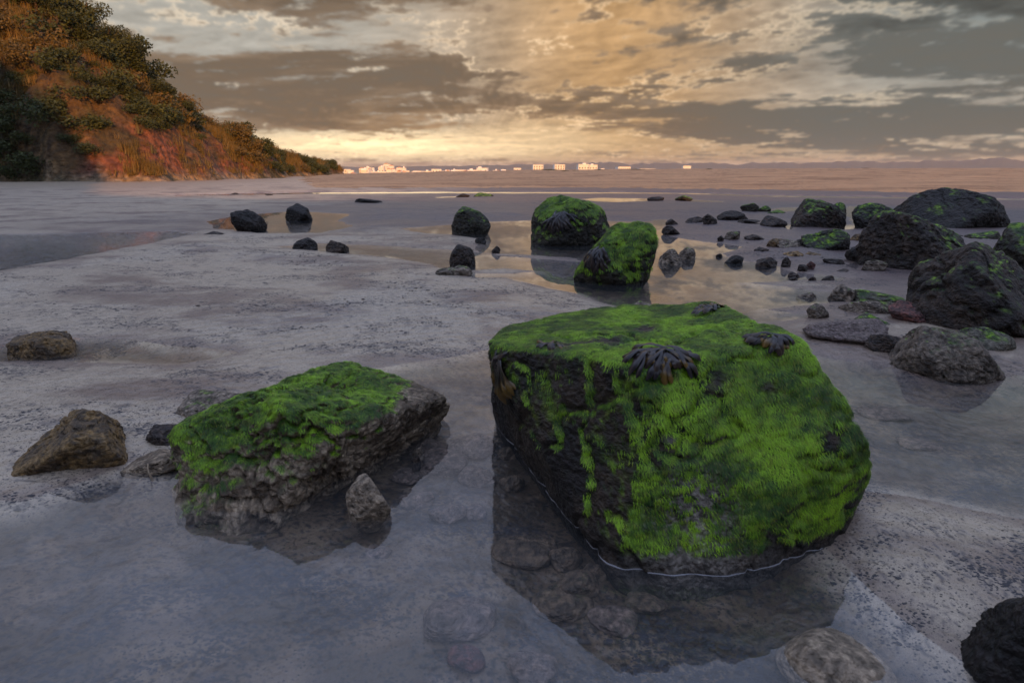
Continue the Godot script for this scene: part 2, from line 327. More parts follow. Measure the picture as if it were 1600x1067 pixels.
func make_sun() -> void:
	var sun := DirectionalLight3D.new()
	sun.name = "sun"
	sun.light_color = Color(1.0, 0.70, 0.38)
	sun.light_energy = 1.55
	sun.light_angular_distance = 0.6
	sun.shadow_enabled = true
	add_child(sun)
	sun.look_at_from_position(Vector3.ZERO, -SUN_TOWARDS, Vector3.UP)


# ---------------------------------------------------------------- sky
# Banks of cloud (azimuth, height, spreads, weight): a heavier weight is thicker cloud, a negative one a gap.
var BANKS := [
	[-21.0, 7.6, 9.0, 2.2, 0.30], [-14.0, 4.9, 8.0, 0.9, 0.20], [-6.0, 7.0, 6.5, 2.0, 0.26], [-27.0, 4.4, 8.0, 1.3, 0.20],
	[-11.5, 10.8, 3.5, 1.0, -0.40], [-25.0, 10.0, 5.0, 1.0, -0.30], [-17.0, 1.9, 15.0, 0.8, -0.65], [2.0, 2.6, 6.0, 1.3, -0.55],
	[5.0, 9.8, 7.0, 2.6, -0.28], [17.0, 9.5, 8.0, 2.4, -0.26], [30.0, 3.7, 13.0, 1.3, 0.52], [13.0, 5.0, 6.0, 0.8, 0.32],
	[28.0, 6.1, 11.0, 0.5, -0.34], [32.0, 9.2, 6.0, 1.8, 0.26], [37.5, 7.2, 3.0, 1.0, -0.22], [20.0, 7.6, 6.0, 0.8, 0.15], [19.0, 1.5, 5.0, 0.7, -0.30],
]


func sky_light(d: Vector3) -> Color:
	var el := rad_to_deg(asin(clampf(d.y, 0.0, 1.0)))
	var az := rad_to_deg(atan2(d.x, -d.z))
	var k := 1.0 / (d.y + 0.085)
	var q := Vector3(d.x * k, d.z * k, 0.0)
	var w := Vector3(n_warp.get_noise_2d(q.x * 0.8, q.y * 0.8), n_warp.get_noise_2d(q.x * 0.8 + 40.0, q.y * 0.8), 0.0)
	var s := q + w * 0.5
	# broad banks, broken by puffs and drawn-out wisps
	var dense := n_sky.get_noise_2d(s.x * 1.3 + 3.0, s.y * 2.0) * 0.62 + 0.05
	var puffs := n_wisp.get_noise_2d(q.x * 2.3 + w.y, q.y * 3.0)
	var fine := n_wisp.get_noise_2d(az * 0.36 + 3.0 * w.x, el * 1.25 - 0.16 * az) + 0.5 * n_wisp.get_noise_2d(az * 1.1 + 2.0 * w.y, el * 3.2 - 0.30 * az)
	# high cloud drawn out in a fan that opens upwards and to the right
	var fan := n_wisp.get_noise_2d(atan2(el + 1.0, az + 6.0) * 5.5 + 1.2 * w.x, sqrt(az * az + el * el) * 0.07 + 20.0) * smoothstep(-14.0, 0.0, az) * smoothstep(1.5, 5.0, el)
	dense += puffs * 0.46 + fine * 0.34 + fan * 0.50
	for b in BANKS:
		var a: float = (az - b[0]) / b[2]
		var e: float = (el - b[1]) / b[3]
		var g := a * a + e * e
		if g < 9.0:
			dense += b[4] * exp(-0.5 * g)
	var right := smoothstep(4.0, 30.0, az) * (1.0 - smoothstep(60.0, 110.0, az))
	var high := smoothstep(17.0, 40.0, el)
	var streak := n_wisp.get_noise_2d(az * 0.11 + el * 0.33 + 6.0 * w.y, el * 1.1 - az * 0.10 + 30.0)
	var wisps := n_wisp.get_noise_2d(s.x * 1.4 + 9.0, s.y * 2.4 + 5.0)
	# open sky: peach by the horizon, orange veil in the middle, grey blue to the sides and above
	var open := Color(0.44, 0.42, 0.37).lerp(Color(0.56, 0.34, 0.16), exp(-pow((az - 9.0) / 15.0, 2.0)))
	open = open.lerp(Color(0.25, 0.28, 0.27), smoothstep(20.0, 38.0, az) * smoothstep(3.0, 9.0, el))
	open = open.lerp(Color(0.50, 0.31, 0.16), exp(-el / 2.6) * 0.85)
	var glow := exp(-pow((az + 12.0) / 15.0, 2.0) - pow((el - 1.9) / 1.3, 2.0))
	open = open.lerp(Color(1.45, 1.10, 0.62), glow * 0.95)
	open = open.lerp(Color(0.85, 0.60, 0.34), 0.8 * exp(-pow((az - 2.0) / 6.0, 2.0) - pow((el - 3.0) / 1.2, 2.0)))
	open = open.lerp(Color(0.36, 0.28, 0.24), exp(-el / 0.55) * 0.6)
	open *= 1.0 + 0.35 * fan + 0.25 * streak + 0.15 * wisps + 0.14 * fine
	open = open.lerp(Color(0.68, 0.82, 1.24), high)
	# cloud: taupe in the middle, slate to the side, paler above
	var cloud := Color(0.160, 0.114, 0.076).lerp(Color(0.085, 0.090, 0.083), right)
	cloud = cloud.lerp(Color(0.42, 0.25, 0.12), exp(-pow((az + 5.0) / 15.0, 2.0) - pow((el - 3.2) / 2.2, 2.0)) * 0.55)
	cloud *= (1.0 + 0.40 * streak + 0.30 * wisps + 0.45 * fine + 0.45 * puffs) * (1.22 - 0.40 * smoothstep(0.1, 0.6, dense))
	cloud = cloud.lerp(Color(0.59, 0.68, 0.94) * (1.0 + 0.45 * wisps), high)
	var share := smoothstep(-0.26, 0.26, dense + 0.10 * streak)
	var c := open.lerp(cloud, share * 0.96)
	var rim := exp(-pow((dense + 0.08) / 0.085, 2.0)) * (1.0 - right * 0.4) * (1.0 - high)
	c += Color(0.55, 0.42, 0.27) * rim * 0.70 * clampf(0.35 + 1.8 * n_warp.get_noise_2d(q.x * 1.7 + 7.0, q.y * 1.7), 0.0, 1.0)
	c.a = 1.0
	return c


func sky_part(width: int, c0: int, c1: int, r0: int, r1: int) -> Image:
	var im := Image.create_empty(c1 - c0, r1 - r0, false, Image.FORMAT_RGBF)
	for r in range(r0, r1):
		var el := (0.5 - (r + 0.5) / (width * 0.5)) * PI
		for c in range(c0, c1):
			var az := ((c + 0.5) / width - 0.5) * TAU
			im.set_pixel(c - c0, r - r0, sky_light(Vector3(sin(az) * cos(el), sin(el), -cos(az) * cos(el))))
	return im


func make_sky() -> void:
	var width := 3072
	var all := Image.create_empty(width, width / 2, false, Image.FORMAT_RGBF)
	all.fill(Color(0.2, 0.17, 0.15))
	var coarse := sky_part(768, 0, 768, 0, 192)
	coarse.resize(width, width / 4, Image.INTERPOLATE_CUBIC)
	all.blit_rect(coarse, Rect2i(0, 0, width, width / 4), Vector2i.ZERO)
	var c0 := int(width * (0.5 - 52.0 / 360.0))
	var c1 := int(width * (0.5 + 52.0 / 360.0))
	var r0 := int(width * 0.25 - width * 17.0 / 360.0)
	var fine := sky_part(width, c0, c1, r0, width / 4)
	all.blit_rect(fine, Rect2i(0, 0, fine.get_width(), fine.get_height()), Vector2i(c0, r0))
	# a panorama begins straight ahead: swap its halves
	var turned := Image.create_empty(width, width / 2, false, Image.FORMAT_RGBF)
	turned.blit_rect(all, Rect2i(width / 2, 0, width / 2, width / 2), Vector2i.ZERO)
	turned.blit_rect(all, Rect2i(0, 0, width / 2, width / 2), Vector2i(width / 2, 0))
	var around := WorldEnvironment.new()
	around.name = "surroundings"
	var e := Environment.new()
	e.background_mode = Environment.BG_SKY
	e.sky = Sky.new()
	var m := PanoramaSkyMaterial.new()
	m.panorama = ImageTexture.create_from_image(turned)
	e.sky.sky_material = m
	e.tonemap_mode = Environment.TONE_MAPPER_LINEAR
	e.tonemap_exposure = 1.03
	e.fog_enabled = true
	e.fog_density = 0.00010
	e.fog_light_color = Color(0.86, 0.82, 0.80)
	e.sdfgi_enabled = true
	e.ssao_enabled = true
	e.ssil_enabled = true
	around.environment = e
	add_child(around)


# ---------------------------------------------------------------- helpers
func lin(c: Color) -> Color:
	return c.linear_to_srgb()


func numbered(called: String) -> String:
	var n: int = taken.get(called, 0)
	taken[called] = n + 1
	return called if n == 0 else "%s_%03d" % [called, n]


func tag(o: Node, label: String, category: String, group := "") -> void:
	o.set_meta("label", label)
	o.set_meta("category", category)
	if group:
		o.set_meta("group", group)


func put(called: String, mesh: Mesh, material: Material, parent: Node = null) -> MeshInstance3D:
	var o := MeshInstance3D.new()
	o.name = numbered(called) if parent == null else called
	o.mesh = mesh
	if material:
		o.material_override = material
	if parent == null:
		add_child(o)
	else:
		parent.add_child(o, true)
	return o


func structure(called: String, mesh: Mesh, material: Material) -> MeshInstance3D:
	var o := put(called, mesh, material)
	o.set_meta("kind", "structure")
	return o


func mesh_of(v: PackedVector3Array, index: PackedInt32Array, colors := PackedColorArray(), uv := PackedVector2Array()) -> ArrayMesh:
	var normals := PackedVector3Array()
	normals.resize(v.size())
	for t in range(0, index.size(), 3):
		var a := index[t]
		var b := index[t + 1]
		var c := index[t + 2]
		var n := (v[c] - v[a]).cross(v[b] - v[a])
		normals[a] += n
		normals[b] += n
		normals[c] += n
	for i in normals.size():
		normals[i] = normals[i].normalized()
	var arrays := []
	arrays.resize(Mesh.ARRAY_MAX)
	arrays[Mesh.ARRAY_VERTEX] = v
	arrays[Mesh.ARRAY_NORMAL] = normals
	arrays[Mesh.ARRAY_INDEX] = index
	if colors.size():
		arrays[Mesh.ARRAY_COLOR] = colors
	if uv.size():
		arrays[Mesh.ARRAY_TEX_UV] = uv
	var m := ArrayMesh.new()
	m.add_surface_from_arrays(Mesh.PRIMITIVE_TRIANGLES, arrays)
	return m


func noise_texture(size: int, kind: int, frequency: float, octaves: int, low: float, high: float, power := 1.0, s := 11) -> ImageTexture:
	var n := FastNoiseLite.new()
	n.noise_type = kind
	n.seed = s
	n.frequency = frequency
	n.fractal_octaves = octaves
	n.fractal_type = FastNoiseLite.FRACTAL_FBM
	var im := n.get_seamless_image(size, size)
	im.convert(Image.FORMAT_L8)
	var bytes := im.get_data()
	for i in bytes.size():
		bytes[i] = int(255.0 * clampf(lerpf(low, high, pow(bytes[i] / 255.0, power)), 0.0, 1.0))
	return ImageTexture.create_from_image(Image.create_from_data(size, size, false, Image.FORMAT_L8, bytes))


func plain(c: Color, rough: float) -> StandardMaterial3D:
	var m := StandardMaterial3D.new()
	m.albedo_color = lin(c)
	m.roughness = rough
	return m


func make_materials() -> void:
	# sand: pale and dark grains
	var grains := Image.create_empty(1024, 1024, false, Image.FORMAT_RGB8)
	var clump := FastNoiseLite.new()
	clump.seed = 31
	clump.frequency = 0.012
	var clumps := clump.get_seamless_image(1024, 1024)
	var g := RandomNumberGenerator.new()
	g.seed = 8
	var rows := PackedByteArray()
	rows.resize(1024 * 1024 * 3)
	var cb := clumps.get_data()
	for i in 1024 * 1024:
		var f := 0.80 + 0.14 * g.randf() + 0.10 * (cb[i] / 255.0 - 0.5)
		if g.randf() < 0.045:
			f *= 0.45 + 0.4 * g.randf()
		elif g.randf() < 0.02:
			f *= 1.15
		f = clampf(f, 0.0, 1.0)
		rows[i * 3] = int(255.0 * f)
		rows[i * 3 + 1] = int(252.0 * f)
		rows[i * 3 + 2] = int(250.0 * f)
	grains = Image.create_from_data(1024, 1024, false, Image.FORMAT_RGB8, rows)
	for i in 15000:
		var dark := g.randf_range(0.10, 0.55)
		var wide := 1 + g.randi() % 4
		var high := 1 + g.randi() % 3
		grains.fill_rect(Rect2i(g.randi() % 1020, g.randi() % 1020, wide, high), Color(dark, dark, dark * 1.08))
	for i in 2500:
		grains.fill_rect(Rect2i(g.randi() % 1020, g.randi() % 1020, 1 + g.randi() % 2, 1 + g.randi() % 2), Color(1, 1, 0.98))
	var sand := StandardMaterial3D.new()
	sand.vertex_color_use_as_albedo = true
	sand.albedo_texture = ImageTexture.create_from_image(grains)
	sand.roughness = 0.42
	sand.metallic_specular = 0.5
	sand.heightmap_enabled = true
	sand.heightmap_texture = noise_texture(512, FastNoiseLite.TYPE_SIMPLEX, 0.03, 5, 0.0, 1.0)
	sand.heightmap_scale = 0.7
	M.sand = sand
	var dune: StandardMaterial3D = sand.duplicate()
	dune.roughness = 0.9
	M.dune = dune
	# rock: pitted grain under the vertex colours
	var rock := StandardMaterial3D.new()
	rock.vertex_color_use_as_albedo = true
	rock.albedo_texture = noise_texture(512, FastNoiseLite.TYPE_SIMPLEX, 0.02, 6, 0.35, 1.15, 1.0, 17)
	rock.heightmap_enabled = true
	rock.heightmap_texture = noise_texture(512, FastNoiseLite.TYPE_SIMPLEX, 0.022, 6, 0.0, 1.0, 1.2, 18)
	rock.heightmap_scale = 1.6
	rock.uv1_triplanar = true
	rock.uv1_scale = Vector3(3.1, 3.1, 3.1)
	rock.roughness = 0.72
	M.rock = rock
	var far_rock: StandardMaterial3D = rock.duplicate()
	far_rock.heightmap_scale = 5.0
	far_rock.uv1_scale = Vector3(1.1, 1.1, 1.1)
	M.far_rock = far_rock
	var cliff: StandardMaterial3D = rock.duplicate()
	cliff.heightmap_scale = 30.0
	cliff.uv1_scale = Vector3(0.16, 0.16, 0.16)
	cliff.roughness = 0.95
	M.cliff = cliff
	var moss := StandardMaterial3D.new()
	moss.vertex_color_use_as_albedo = true
	moss.roughness = 0.55
	moss.backlight_enabled = true
	moss.backlight = Color(0.3, 0.3, 0.3)
	M.moss = moss
	var weed := StandardMaterial3D.new()
	weed.vertex_color_use_as_albedo = true
	weed.roughness = 0.32
	M.weed = weed
	var leaf := StandardMaterial3D.new()
	leaf.vertex_color_use_as_albedo = true
	leaf.roughness = 0.8
	leaf.backlight_enabled = true
	leaf.backlight = Color(0.35, 0.35, 0.35)
	M.leaf = leaf
	var water := StandardMaterial3D.new()
	water.transparency = BaseMaterial3D.TRANSPARENCY_ALPHA
	water.albedo_color = Color(0.9, 0.95, 1.0, 0.02)
	water.roughness = 0.0
	M.water = water
	var rippled: StandardMaterial3D = water.duplicate()
	rippled.roughness = 0.03
	rippled.heightmap_enabled = true
	rippled.heightmap_texture = noise_texture(512, FastNoiseLite.TYPE_SIMPLEX_SMOOTH, 0.02, 2, 0.0, 1.0, 1.0, 41)
	rippled.heightmap_scale = 6.0
	M.rippled = rippled
	M.driftwood = plain(Color(0.40, 0.31, 0.22), 0.8)
	M.twig = plain(Color(0.05, 0.035, 0.025), 0.8)
	M.edge_glint = plain(Color(0.20, 0.20, 0.22), 0.3)  # pale tone of the painted glint at the water edge
	M.flake = plain(Color(0.022, 0.022, 0.030), 0.6)
	M.white_wall = plain(Color(0.78, 0.78, 0.78), 0.9)
	M.cream_wall = plain(Color(0.74, 0.68, 0.58), 0.9)
	M.pane = plain(Color(0.05, 0.06, 0.08), 0.15)
	M.roof_tile = plain(Color(0.42, 0.22, 0.14), 0.9)
	M.bark = plain(Color(0.09, 0.06, 0.04), 0.95)
	M.hill = plain(Color(0.055, 0.075, 0.08), 1.0)


# ---------------------------------------------------------------- ground and water
func prepare_pools() -> void:
	for a in [[POOLS.values() + [STREAM], pool_list], [BARS, bar_list]]:
		for poly in a[0]:
			var box := Rect2(poly[0], Vector2.ZERO)
			for p in poly:
				box = box.expand(p)
			a[1].append([poly, box.grow(minf(0.25 + 0.12 * box.get_center().length(), 3.0))])


func poly_distance(poly: PackedVector2Array, p: Vector2) -> float:
	var best := 1e9
	var inside := false
	var b := poly[poly.size() - 1]
	for a in poly:
		var e := a - b
		var w := p - b
		var t := clampf(w.dot(e) / e.length_squared(), 0.0, 1.0)
		var o := w - e * t
		best = minf(best, o.length_squared())
		if (a.y > p.y) != (b.y > p.y) and p.x < (b.x - a.x) * (p.y - a.y) / (b.y - a.y) + a.x:
			inside = not inside
		b = a
	return sqrt(best) if inside else -sqrt(best)


func pool_depth(x: float, z: float) -> float:
	var p := Vector2(x, z)
	var far := p.length()
	var rag := 0.010 * minf(far, 9.0)
	p += Vector2(n_mid.get_noise_2d(x * 1.6, z * 1.6), n_mid.get_noise_2d(x * 1.6 + 50.0, z * 1.6)) * rag
	p += Vector2(n_fine.get_noise_2d(x * 7.0, z * 7.0), n_fine.get_noise_2d(x * 7.0, z * 7.0 + 50.0)) * rag * 0.3
	var d := -1.5
	for a in pool_list:
		if a[1].has_point(p):
			d = maxf(d, poly_distance(a[0], p))
	for a in bar_list:
		if a[1].has_point(p):
			d = minf(d, -poly_distance(a[0], p))
	return d


func far_level(x: float, z: float) -> float:
	# the sandbank beyond the channel and the low ground behind it
	var r := sqrt(x * x + z * z)
	var front := smoothstep(27.0, 60.0, -z)
	var az := atan2(x, -z)
	var bank := lerpf(-0.15, 0.55, smoothstep(-0.35, 0.7, az)) + 0.25 * n_low.get_noise_2d(x * 0.03, z * 0.03) + 0.12 * n_low.get_noise_2d(x * 0.15, z * 0.4)
	var h := 0.10 * smoothstep(20.0, 40.0, r) + bank * front
	var crest := lerpf(95.0, 230.0, smoothstep(-0.3, 0.3, az))
	h -= 13.5 * smoothstep(crest, crest * 2.6, r) * smoothstep(0.0, 40.0, -z)
	return h


const RIDGE_A := Vector2(1.156, -1.501)
const RIDGE_B := Vector2(1.004, -1.068)


func ground_level(x: float, z: float, d: float) -> float:
	var near := 1.0 - smoothstep(24.0, 32.0, sqrt(x * x + z * z))
	if d > 0.0:
		var deep := 0.075 + 0.02 * n_low.get_noise_2d(x * 0.8, z * 0.8)
		return -deep * (1.0 - exp(-d / 0.30)) + 0.006 * n_mid.get_noise_2d(x * 3.0, z * 3.0) * minf(1.0, d * 8.0)
	var rise := 1.0 - exp(d / 0.45)
	var h := rise * (0.038 + 0.022 * n_low.get_noise_2d(x * 0.5, z * 0.5) + 0.007 * n_mid.get_noise_2d(x * 2.2, z * 2.2))
	var rippling := smoothstep(-0.05, 0.30, n_low.get_noise_2d(x * 0.22 + 8.0, z * 0.3) + 0.25 * smoothstep(3.5, 6.0, -z))
	var phase := (z + 0.35 * x) * 62.0 + 5.0 * n_low.get_noise_2d(x * 0.9, z * 0.9)
	h += near * rise * rippling * 0.010 * (sin(phase) + 0.3 * sin(phase * 2.0 + 1.0)) * smoothstep(2.2, 4.0, -z)
	# a little sharp ridge left in the sand by the pool
	var on := Geometry2D.get_closest_point_to_segment(Vector2(x, z), RIDGE_A, RIDGE_B)
	h += 0.014 * exp(-absf(on.distance_to(Vector2(x, z)) + 0.012 * n_mid.get_noise_2d(x * 9.0, z * 9.0)) / 0.022) * rise
	return h + far_level(x, z)


func ground_color(x: float, z: float, d: float, h: float) -> Color:
	var a := n_low.get_noise_2d(x * 0.55 + 20.0, z * 0.9)
	var b := n_mid.get_noise_2d(x * 2.6, z * 4.2)
	var f := n_fine.get_noise_2d(x * 14.0, z * 22.0)
	var pale := Color(0.50, 0.425, 0.33)
	var lilac := Color(0.25, 0.19, 0.155)
	var c := pale.lerp(lilac, smoothstep(-0.1, 0.55, a + 0.35 * b + 0.6 * smoothstep(0.6, 2.6, x)))
	c = c.lerp(Color(0.17, 0.13, 0.128), smoothstep(-0.6, 0.8, x + 0.6 * a) * smoothstep(4.2, 6.0, -z + 0.5 * a))
	# dark wet flats by the channel
	var r := sqrt(x * x + z * z)
	var flats := smoothstep(8.0, 11.0, -z + 0.6 * a) * smoothstep(-9.0, -2.0, x + 0.25 * z + 5.0 + 1.5 * a)
	c = c.lerp(Color(0.115, 0.088, 0.095), flats * 0.9)
	c = c.lerp(Color(0.42, 0.35, 0.26), smoothstep(-14.0, -19.0, x) * smoothstep(24.0, 30.0, -z))
	c = c.lerp(Color(0.10, 0.13, 0.07), smoothstep(330.0, 420.0, r))
	# silt: patches and streaks of dark grains
	var patch := n_mid.get_noise_2d(x * 0.9 + 70.0, z * 1.9) + 0.6 * n_fine.get_noise_2d(x * 3.5, z * 6.0)
	if r < 26.0:
		var near := 1.0 - smoothstep(2.0, 3.4, r)
		var speck := n_fine.get_noise_2d(x * 42.0, z * 58.0) * near + n_mid.get_noise_2d(x * 9.0, z * 15.0) * (1.0 - smoothstep(7.0, 12.0, r)) * (0.35 + 0.5 * (1.0 - near))
		var silt := smoothstep(0.02, 0.24, speck + 0.55 * patch - 0.16)
		c = c.lerp(Color(0.055, 0.055, 0.075), (0.45 + 0.27 * near) * silt)
		c *= 1.0 + 0.14 * f
	if d > 0.0:
		var bed := Color(0.080, 0.055, 0.034).lerp(Color(0.18, 0.13, 0.085), smoothstep(-0.3, 0.4, b + 0.4 * a))
		var grit := n_fine.get_noise_2d(x * 40.0, z * 52.0)
		bed = bed.lerp(Color(0.012, 0.012, 0.016), 0.85 * smoothstep(-0.06, 0.16, grit + 0.5 * patch + 0.25 * f - 0.08))
		c = c.lerp(bed, smoothstep(0.0, 0.14, d))
	elif d > -0.12 and r < 26.0:
		c = c.lerp(Color(0.27, 0.21, 0.175), 0.7 * smoothstep(-0.12, -0.02, d + 0.03 * b))
	c.a = 1.0
	return c


func make_ground() -> void:
	var angles := PackedFloat32Array()
	var a := -180.0
	while a < 180.0:
		angles.append(deg_to_rad(a))
		a += 0.28 if absf(a) < 52.0 else (1.0 if absf(a) < 75.0 else 4.0)
	var radii := PackedFloat32Array([0.0, 0.25, 0.5])
	var r := 0.7
	while r < 6500.0:
		radii.append(r)
		r *= 1.0058 if r < 30.0 else (1.02 if r < 300.0 else 1.12)
	var na := angles.size()
	var v := PackedVector3Array()
	var colors := PackedColorArray()
	var uv := PackedVector2Array()
	var index := PackedInt32Array()
	for i in radii.size():
		for j in na:
			var x := sin(angles[j]) * radii[i]
			var z := -cos(angles[j]) * radii[i]
			var d := pool_depth(x, z) if radii[i] < 33.0 else -3.0
			var h := ground_level(x, z, d)
			v.append(Vector3(x, h, z))
			colors.append(ground_color(x, z, d, h))
			uv.append(Vector2(x, z) / 1.35)
			if i > 0:
				var k := (i - 1) * na + j
				var l := (i - 1) * na + (j + 1) % na
				index.append_array([k, k + na, l, l, k + na, l + na])
	structure("beach", mesh_of(v, index, colors, uv), M.sand)


func make_sandbank() -> void:
	# the dry ochre sandbank beyond the channel; part of its orange paints in the low sun
	var v := PackedVector3Array()
	var colors := PackedColorArray()
	var uv := PackedVector2Array()
	var index := PackedInt32Array()
	var na := 420
	var nr := 130
	for i in nr:
		for j in na:
			var az := lerpf(-0.42, 1.0, j / float(na - 1))
			var edge := 27.5 / maxf(cos(az), 0.35) - 7.0 * smoothstep(0.1, 0.75, az) + 1.6 * n_low.get_noise_1d(az * 9.0) + 0.7 * n_mid.get_noise_1d(az * 50.0)
			var r := edge * pow(330.0 / edge, i / float(nr - 1))
			var x := sin(az) * r
			var z := -cos(az) * r
			var lift := 0.16 * (1.0 - exp(-(r - edge) / 2.5)) - 0.02
			lift -= 0.45 * (1.0 - smoothstep(-0.42, -0.30, az + 0.03 * n_low.get_noise_1d(r * 0.2)))
			var lumps := n_mid.get_noise_2d(x * 0.35, z * 0.9)
			v.append(Vector3(x, far_level(x, z) + lift + 0.035 * lumps * minf(1.0, (r - edge) * 0.3), z))
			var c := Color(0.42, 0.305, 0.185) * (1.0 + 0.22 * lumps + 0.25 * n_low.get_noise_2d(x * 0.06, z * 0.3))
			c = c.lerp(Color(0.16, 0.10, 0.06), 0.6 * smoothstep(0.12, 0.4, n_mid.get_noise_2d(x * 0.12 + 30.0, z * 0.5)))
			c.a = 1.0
			colors.append(c)
			uv.append(Vector2(x, z) / 1.35)
			if i > 0 and j > 0:
				var k := i * na + j
				index.append_array([k - na - 1, k - 1, k - na, k - na, k - 1, k])
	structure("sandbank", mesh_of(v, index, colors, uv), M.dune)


func flat_sheet(poly: PackedVector2Array, y: float, grow: float) -> ArrayMesh:
	var v := PackedVector3Array()
	var uv := PackedVector2Array()
	var mid := Vector2.ZERO
	for p in poly:
		mid += p / poly.size()
	for p in poly:
		var q := p + (p - mid).normalized() * grow
		v.append(Vector3(q.x, y, q.y))
		uv.append(q * Vector2(0.35, 1.6))
	var index := Geometry2D.triangulate_polygon(poly)
	for t in range(0, index.size(), 3):
		var n := (v[index[t + 2]] - v[index[t]]).cross(v[index[t + 1]] - v[index[t]])
		if n.y < 0.0:
			var s := index[t]
			index[t] = index[t + 1]
			index[t + 1] = s
	return mesh_of(v, index, PackedColorArray(), uv)


func make_water() -> void:
	var sheet := PackedVector2Array([Vector2(-26, 2.5), Vector2(26, 2.5), Vector2(40, -31), Vector2(-40, -31)])
	structure("tide_water", flat_sheet(sheet, 0.0, 0.0), M.water)
	structure("stream_water", flat_sheet(STREAM, 0.004, 0.08), M.rippled)


# ---------------------------------------------------------------- cliff, added headland, hills
func cliff_level(x: float, z: float) -> float:
	var wob := 1.6 * n_low.get_noise_2d(x * 0.09, z * 0.09) + 0.7 * n_mid.get_noise_2d(x * 0.3, z * 0.3)
	var side := -24.6 + 0.035 * (z + 40.0) - x + wob
	var front := -39.5 - z + wob + 0.1 * (x + 35.0)
	var e := clampf(0.5 + 0.5 * (side - front) / 6.0, 0.0, 1.0)
	var di := lerpf(side, front, e) - 6.0 * e * (1.0 - e)
	if di <= 0.0:
		return maxf(di * 0.25, -1.0)
	var h := 14.0 * (1.0 - exp(-di / 7.0)) + 0.42 * di + 0.75 * maxf(0.0, -30.0 - x) * (1.0 - exp(-di / 6.0))
	# the ridge sinks towards the far point
	var t := -z
	var cap := 46.0
	if t > 48.0:
		cap = lerpf(46.0, 9.0, smoothstep(48.0, 60.0, t))
	if t > 60.0:
		cap = lerpf(9.0, 3.6, smoothstep(60.0, 72.0, t))
	if t > 72.0:
		cap = lerpf(3.6, 2.2, smoothstep(72.0, 88.0, t))
	if t > 88.0:
		cap = lerpf(2.2, -0.5, smoothstep(88.0, 96.0, t))
	h = cap * (1.0 - exp(-h / maxf(cap, 0.1) * 1.15)) if cap > 0.0 else cap
	var gully := absf(n_low.get_noise_2d(x * 0.22 + z * 0.05, z * 0.16))
	h *= (0.76 + 0.30 * gully) * lerpf(0.92, 1.0, smoothstep(58.0, 70.0, t))
	h += 0.35 * n_mid.get_noise_2d(x * 0.6, z * 0.6) * minf(1.0, di * 0.4)
	return h


func soil_color(x: float, y: float, z: float) -> Color:
	var a := n_low.get_noise_3d(x * 0.16, y * 0.3, z * 0.16)
	var b := n_mid.get_noise_3d(x * 0.7, y * 1.2, z * 0.7)
	var c := Color(0.095, 0.058, 0.027).lerp(Color(0.17, 0.10, 0.04), smoothstep(-0.3, 0.3, b))
	var red := Color(0.30, 0.115, 0.065).lerp(Color(0.22, 0.08, 0.05), smoothstep(-0.2, 0.3, b))
	c = c.lerp(red, smoothstep(0.0, 0.3, 0.6 * a + 0.75 * (1.0 - smoothstep(2.5, 5.5, y)) * smoothstep(-32.0, -27.5, x) - 0.33))
	c = c.lerp(Color(0.36, 0.27, 0.17), 1.0 - smoothstep(0.15, 0.9, y + 0.4 * b))
	c = c.lerp(Color(0.045, 0.055, 0.02), smoothstep(0.05, 0.3, n_low.get_noise_3d(x * 0.3 + 30.0, y * 0.3, z * 0.3)) * 0.8)
	c *= 1.0 + 0.25 * b
	c.a = 1.0
	return c


func height_sheet(x0: float, x1: float, z0: float, z1: float, step: float, level: Callable, tint: Callable) -> ArrayMesh:
	var nx := int((x1 - x0) / step) + 1
	var nz := int((z1 - z0) / step) + 1
	var v := PackedVector3Array()
	var colors := PackedColorArray()
	var index := PackedInt32Array()
	for i in nz:
		for j in nx:
			var x := x0 + j * step
			var z := z0 + i * step
			var y: float = level.call(x, z)
			v.append(Vector3(x, y, z))
			colors.append(tint.call(x, y, z))
			if i > 0 and j > 0:
				var k := i * nx + j
				index.append_array([k - nx - 1, k - nx, k - 1, k - nx, k, k - 1])
	return mesh_of(v, index, colors)


func make_cliff() -> void:
	structure("cliff_terrain", height_sheet(-82.0, -18.0, -100.0, -34.0, 0.42, cliff_level, soil_color), M.cliff)


func added_headland_level(x: float, z: float) -> float:
	var ridge := 20.4 - 0.05 * (x - 10.0) + 1.6 * n_low.get_noise_2d(x * 0.05, 3.0) + 0.5 * n_mid.get_noise_2d(x * 0.4, 3.0)
	ridge += 17.0 * (1.0 - smoothstep(-6.0, 10.0, x))  # hump added so that the shade reaches the cliff foot on the left
	ridge *= smoothstep(-120.0, -85.0, x) * (1.0 - smoothstep(120.0, 160.0, x))
	var across := exp(-pow((z - 44.0) / 9.0, 2.0))
	return ridge * across - 0.6 + 0.5 * n_mid.get_noise_2d(x * 0.3, z * 0.3) * across


func make_added_headland() -> void:
	# an unseen bluff added behind the viewer to shade the near beach
	structure("added_headland_terrain", height_sheet(-125.0, 165.0, 18.0, 72.0, 1.3, added_headland_level, soil_color), M.cliff)


func hill_level(x: float, z: float) -> float:
	var r := sqrt(x * x + z * z)
	var az := atan2(x, -z)
	var top := 26.0 + 22.0 * n_low.get_noise_1d(az * 7.0) + 9.0 * n_mid.get_noise_1d(az * 40.0)
	top *= lerpf(0.35, 1.0, smoothstep(-0.14, 0.12, az)) * lerpf(1.0, 1.35, smoothstep(0.55, 0.75, az))
	return -14.0 + (top + 14.0) * exp(-pow((r - 3600.0) / 380.0, 2.0))


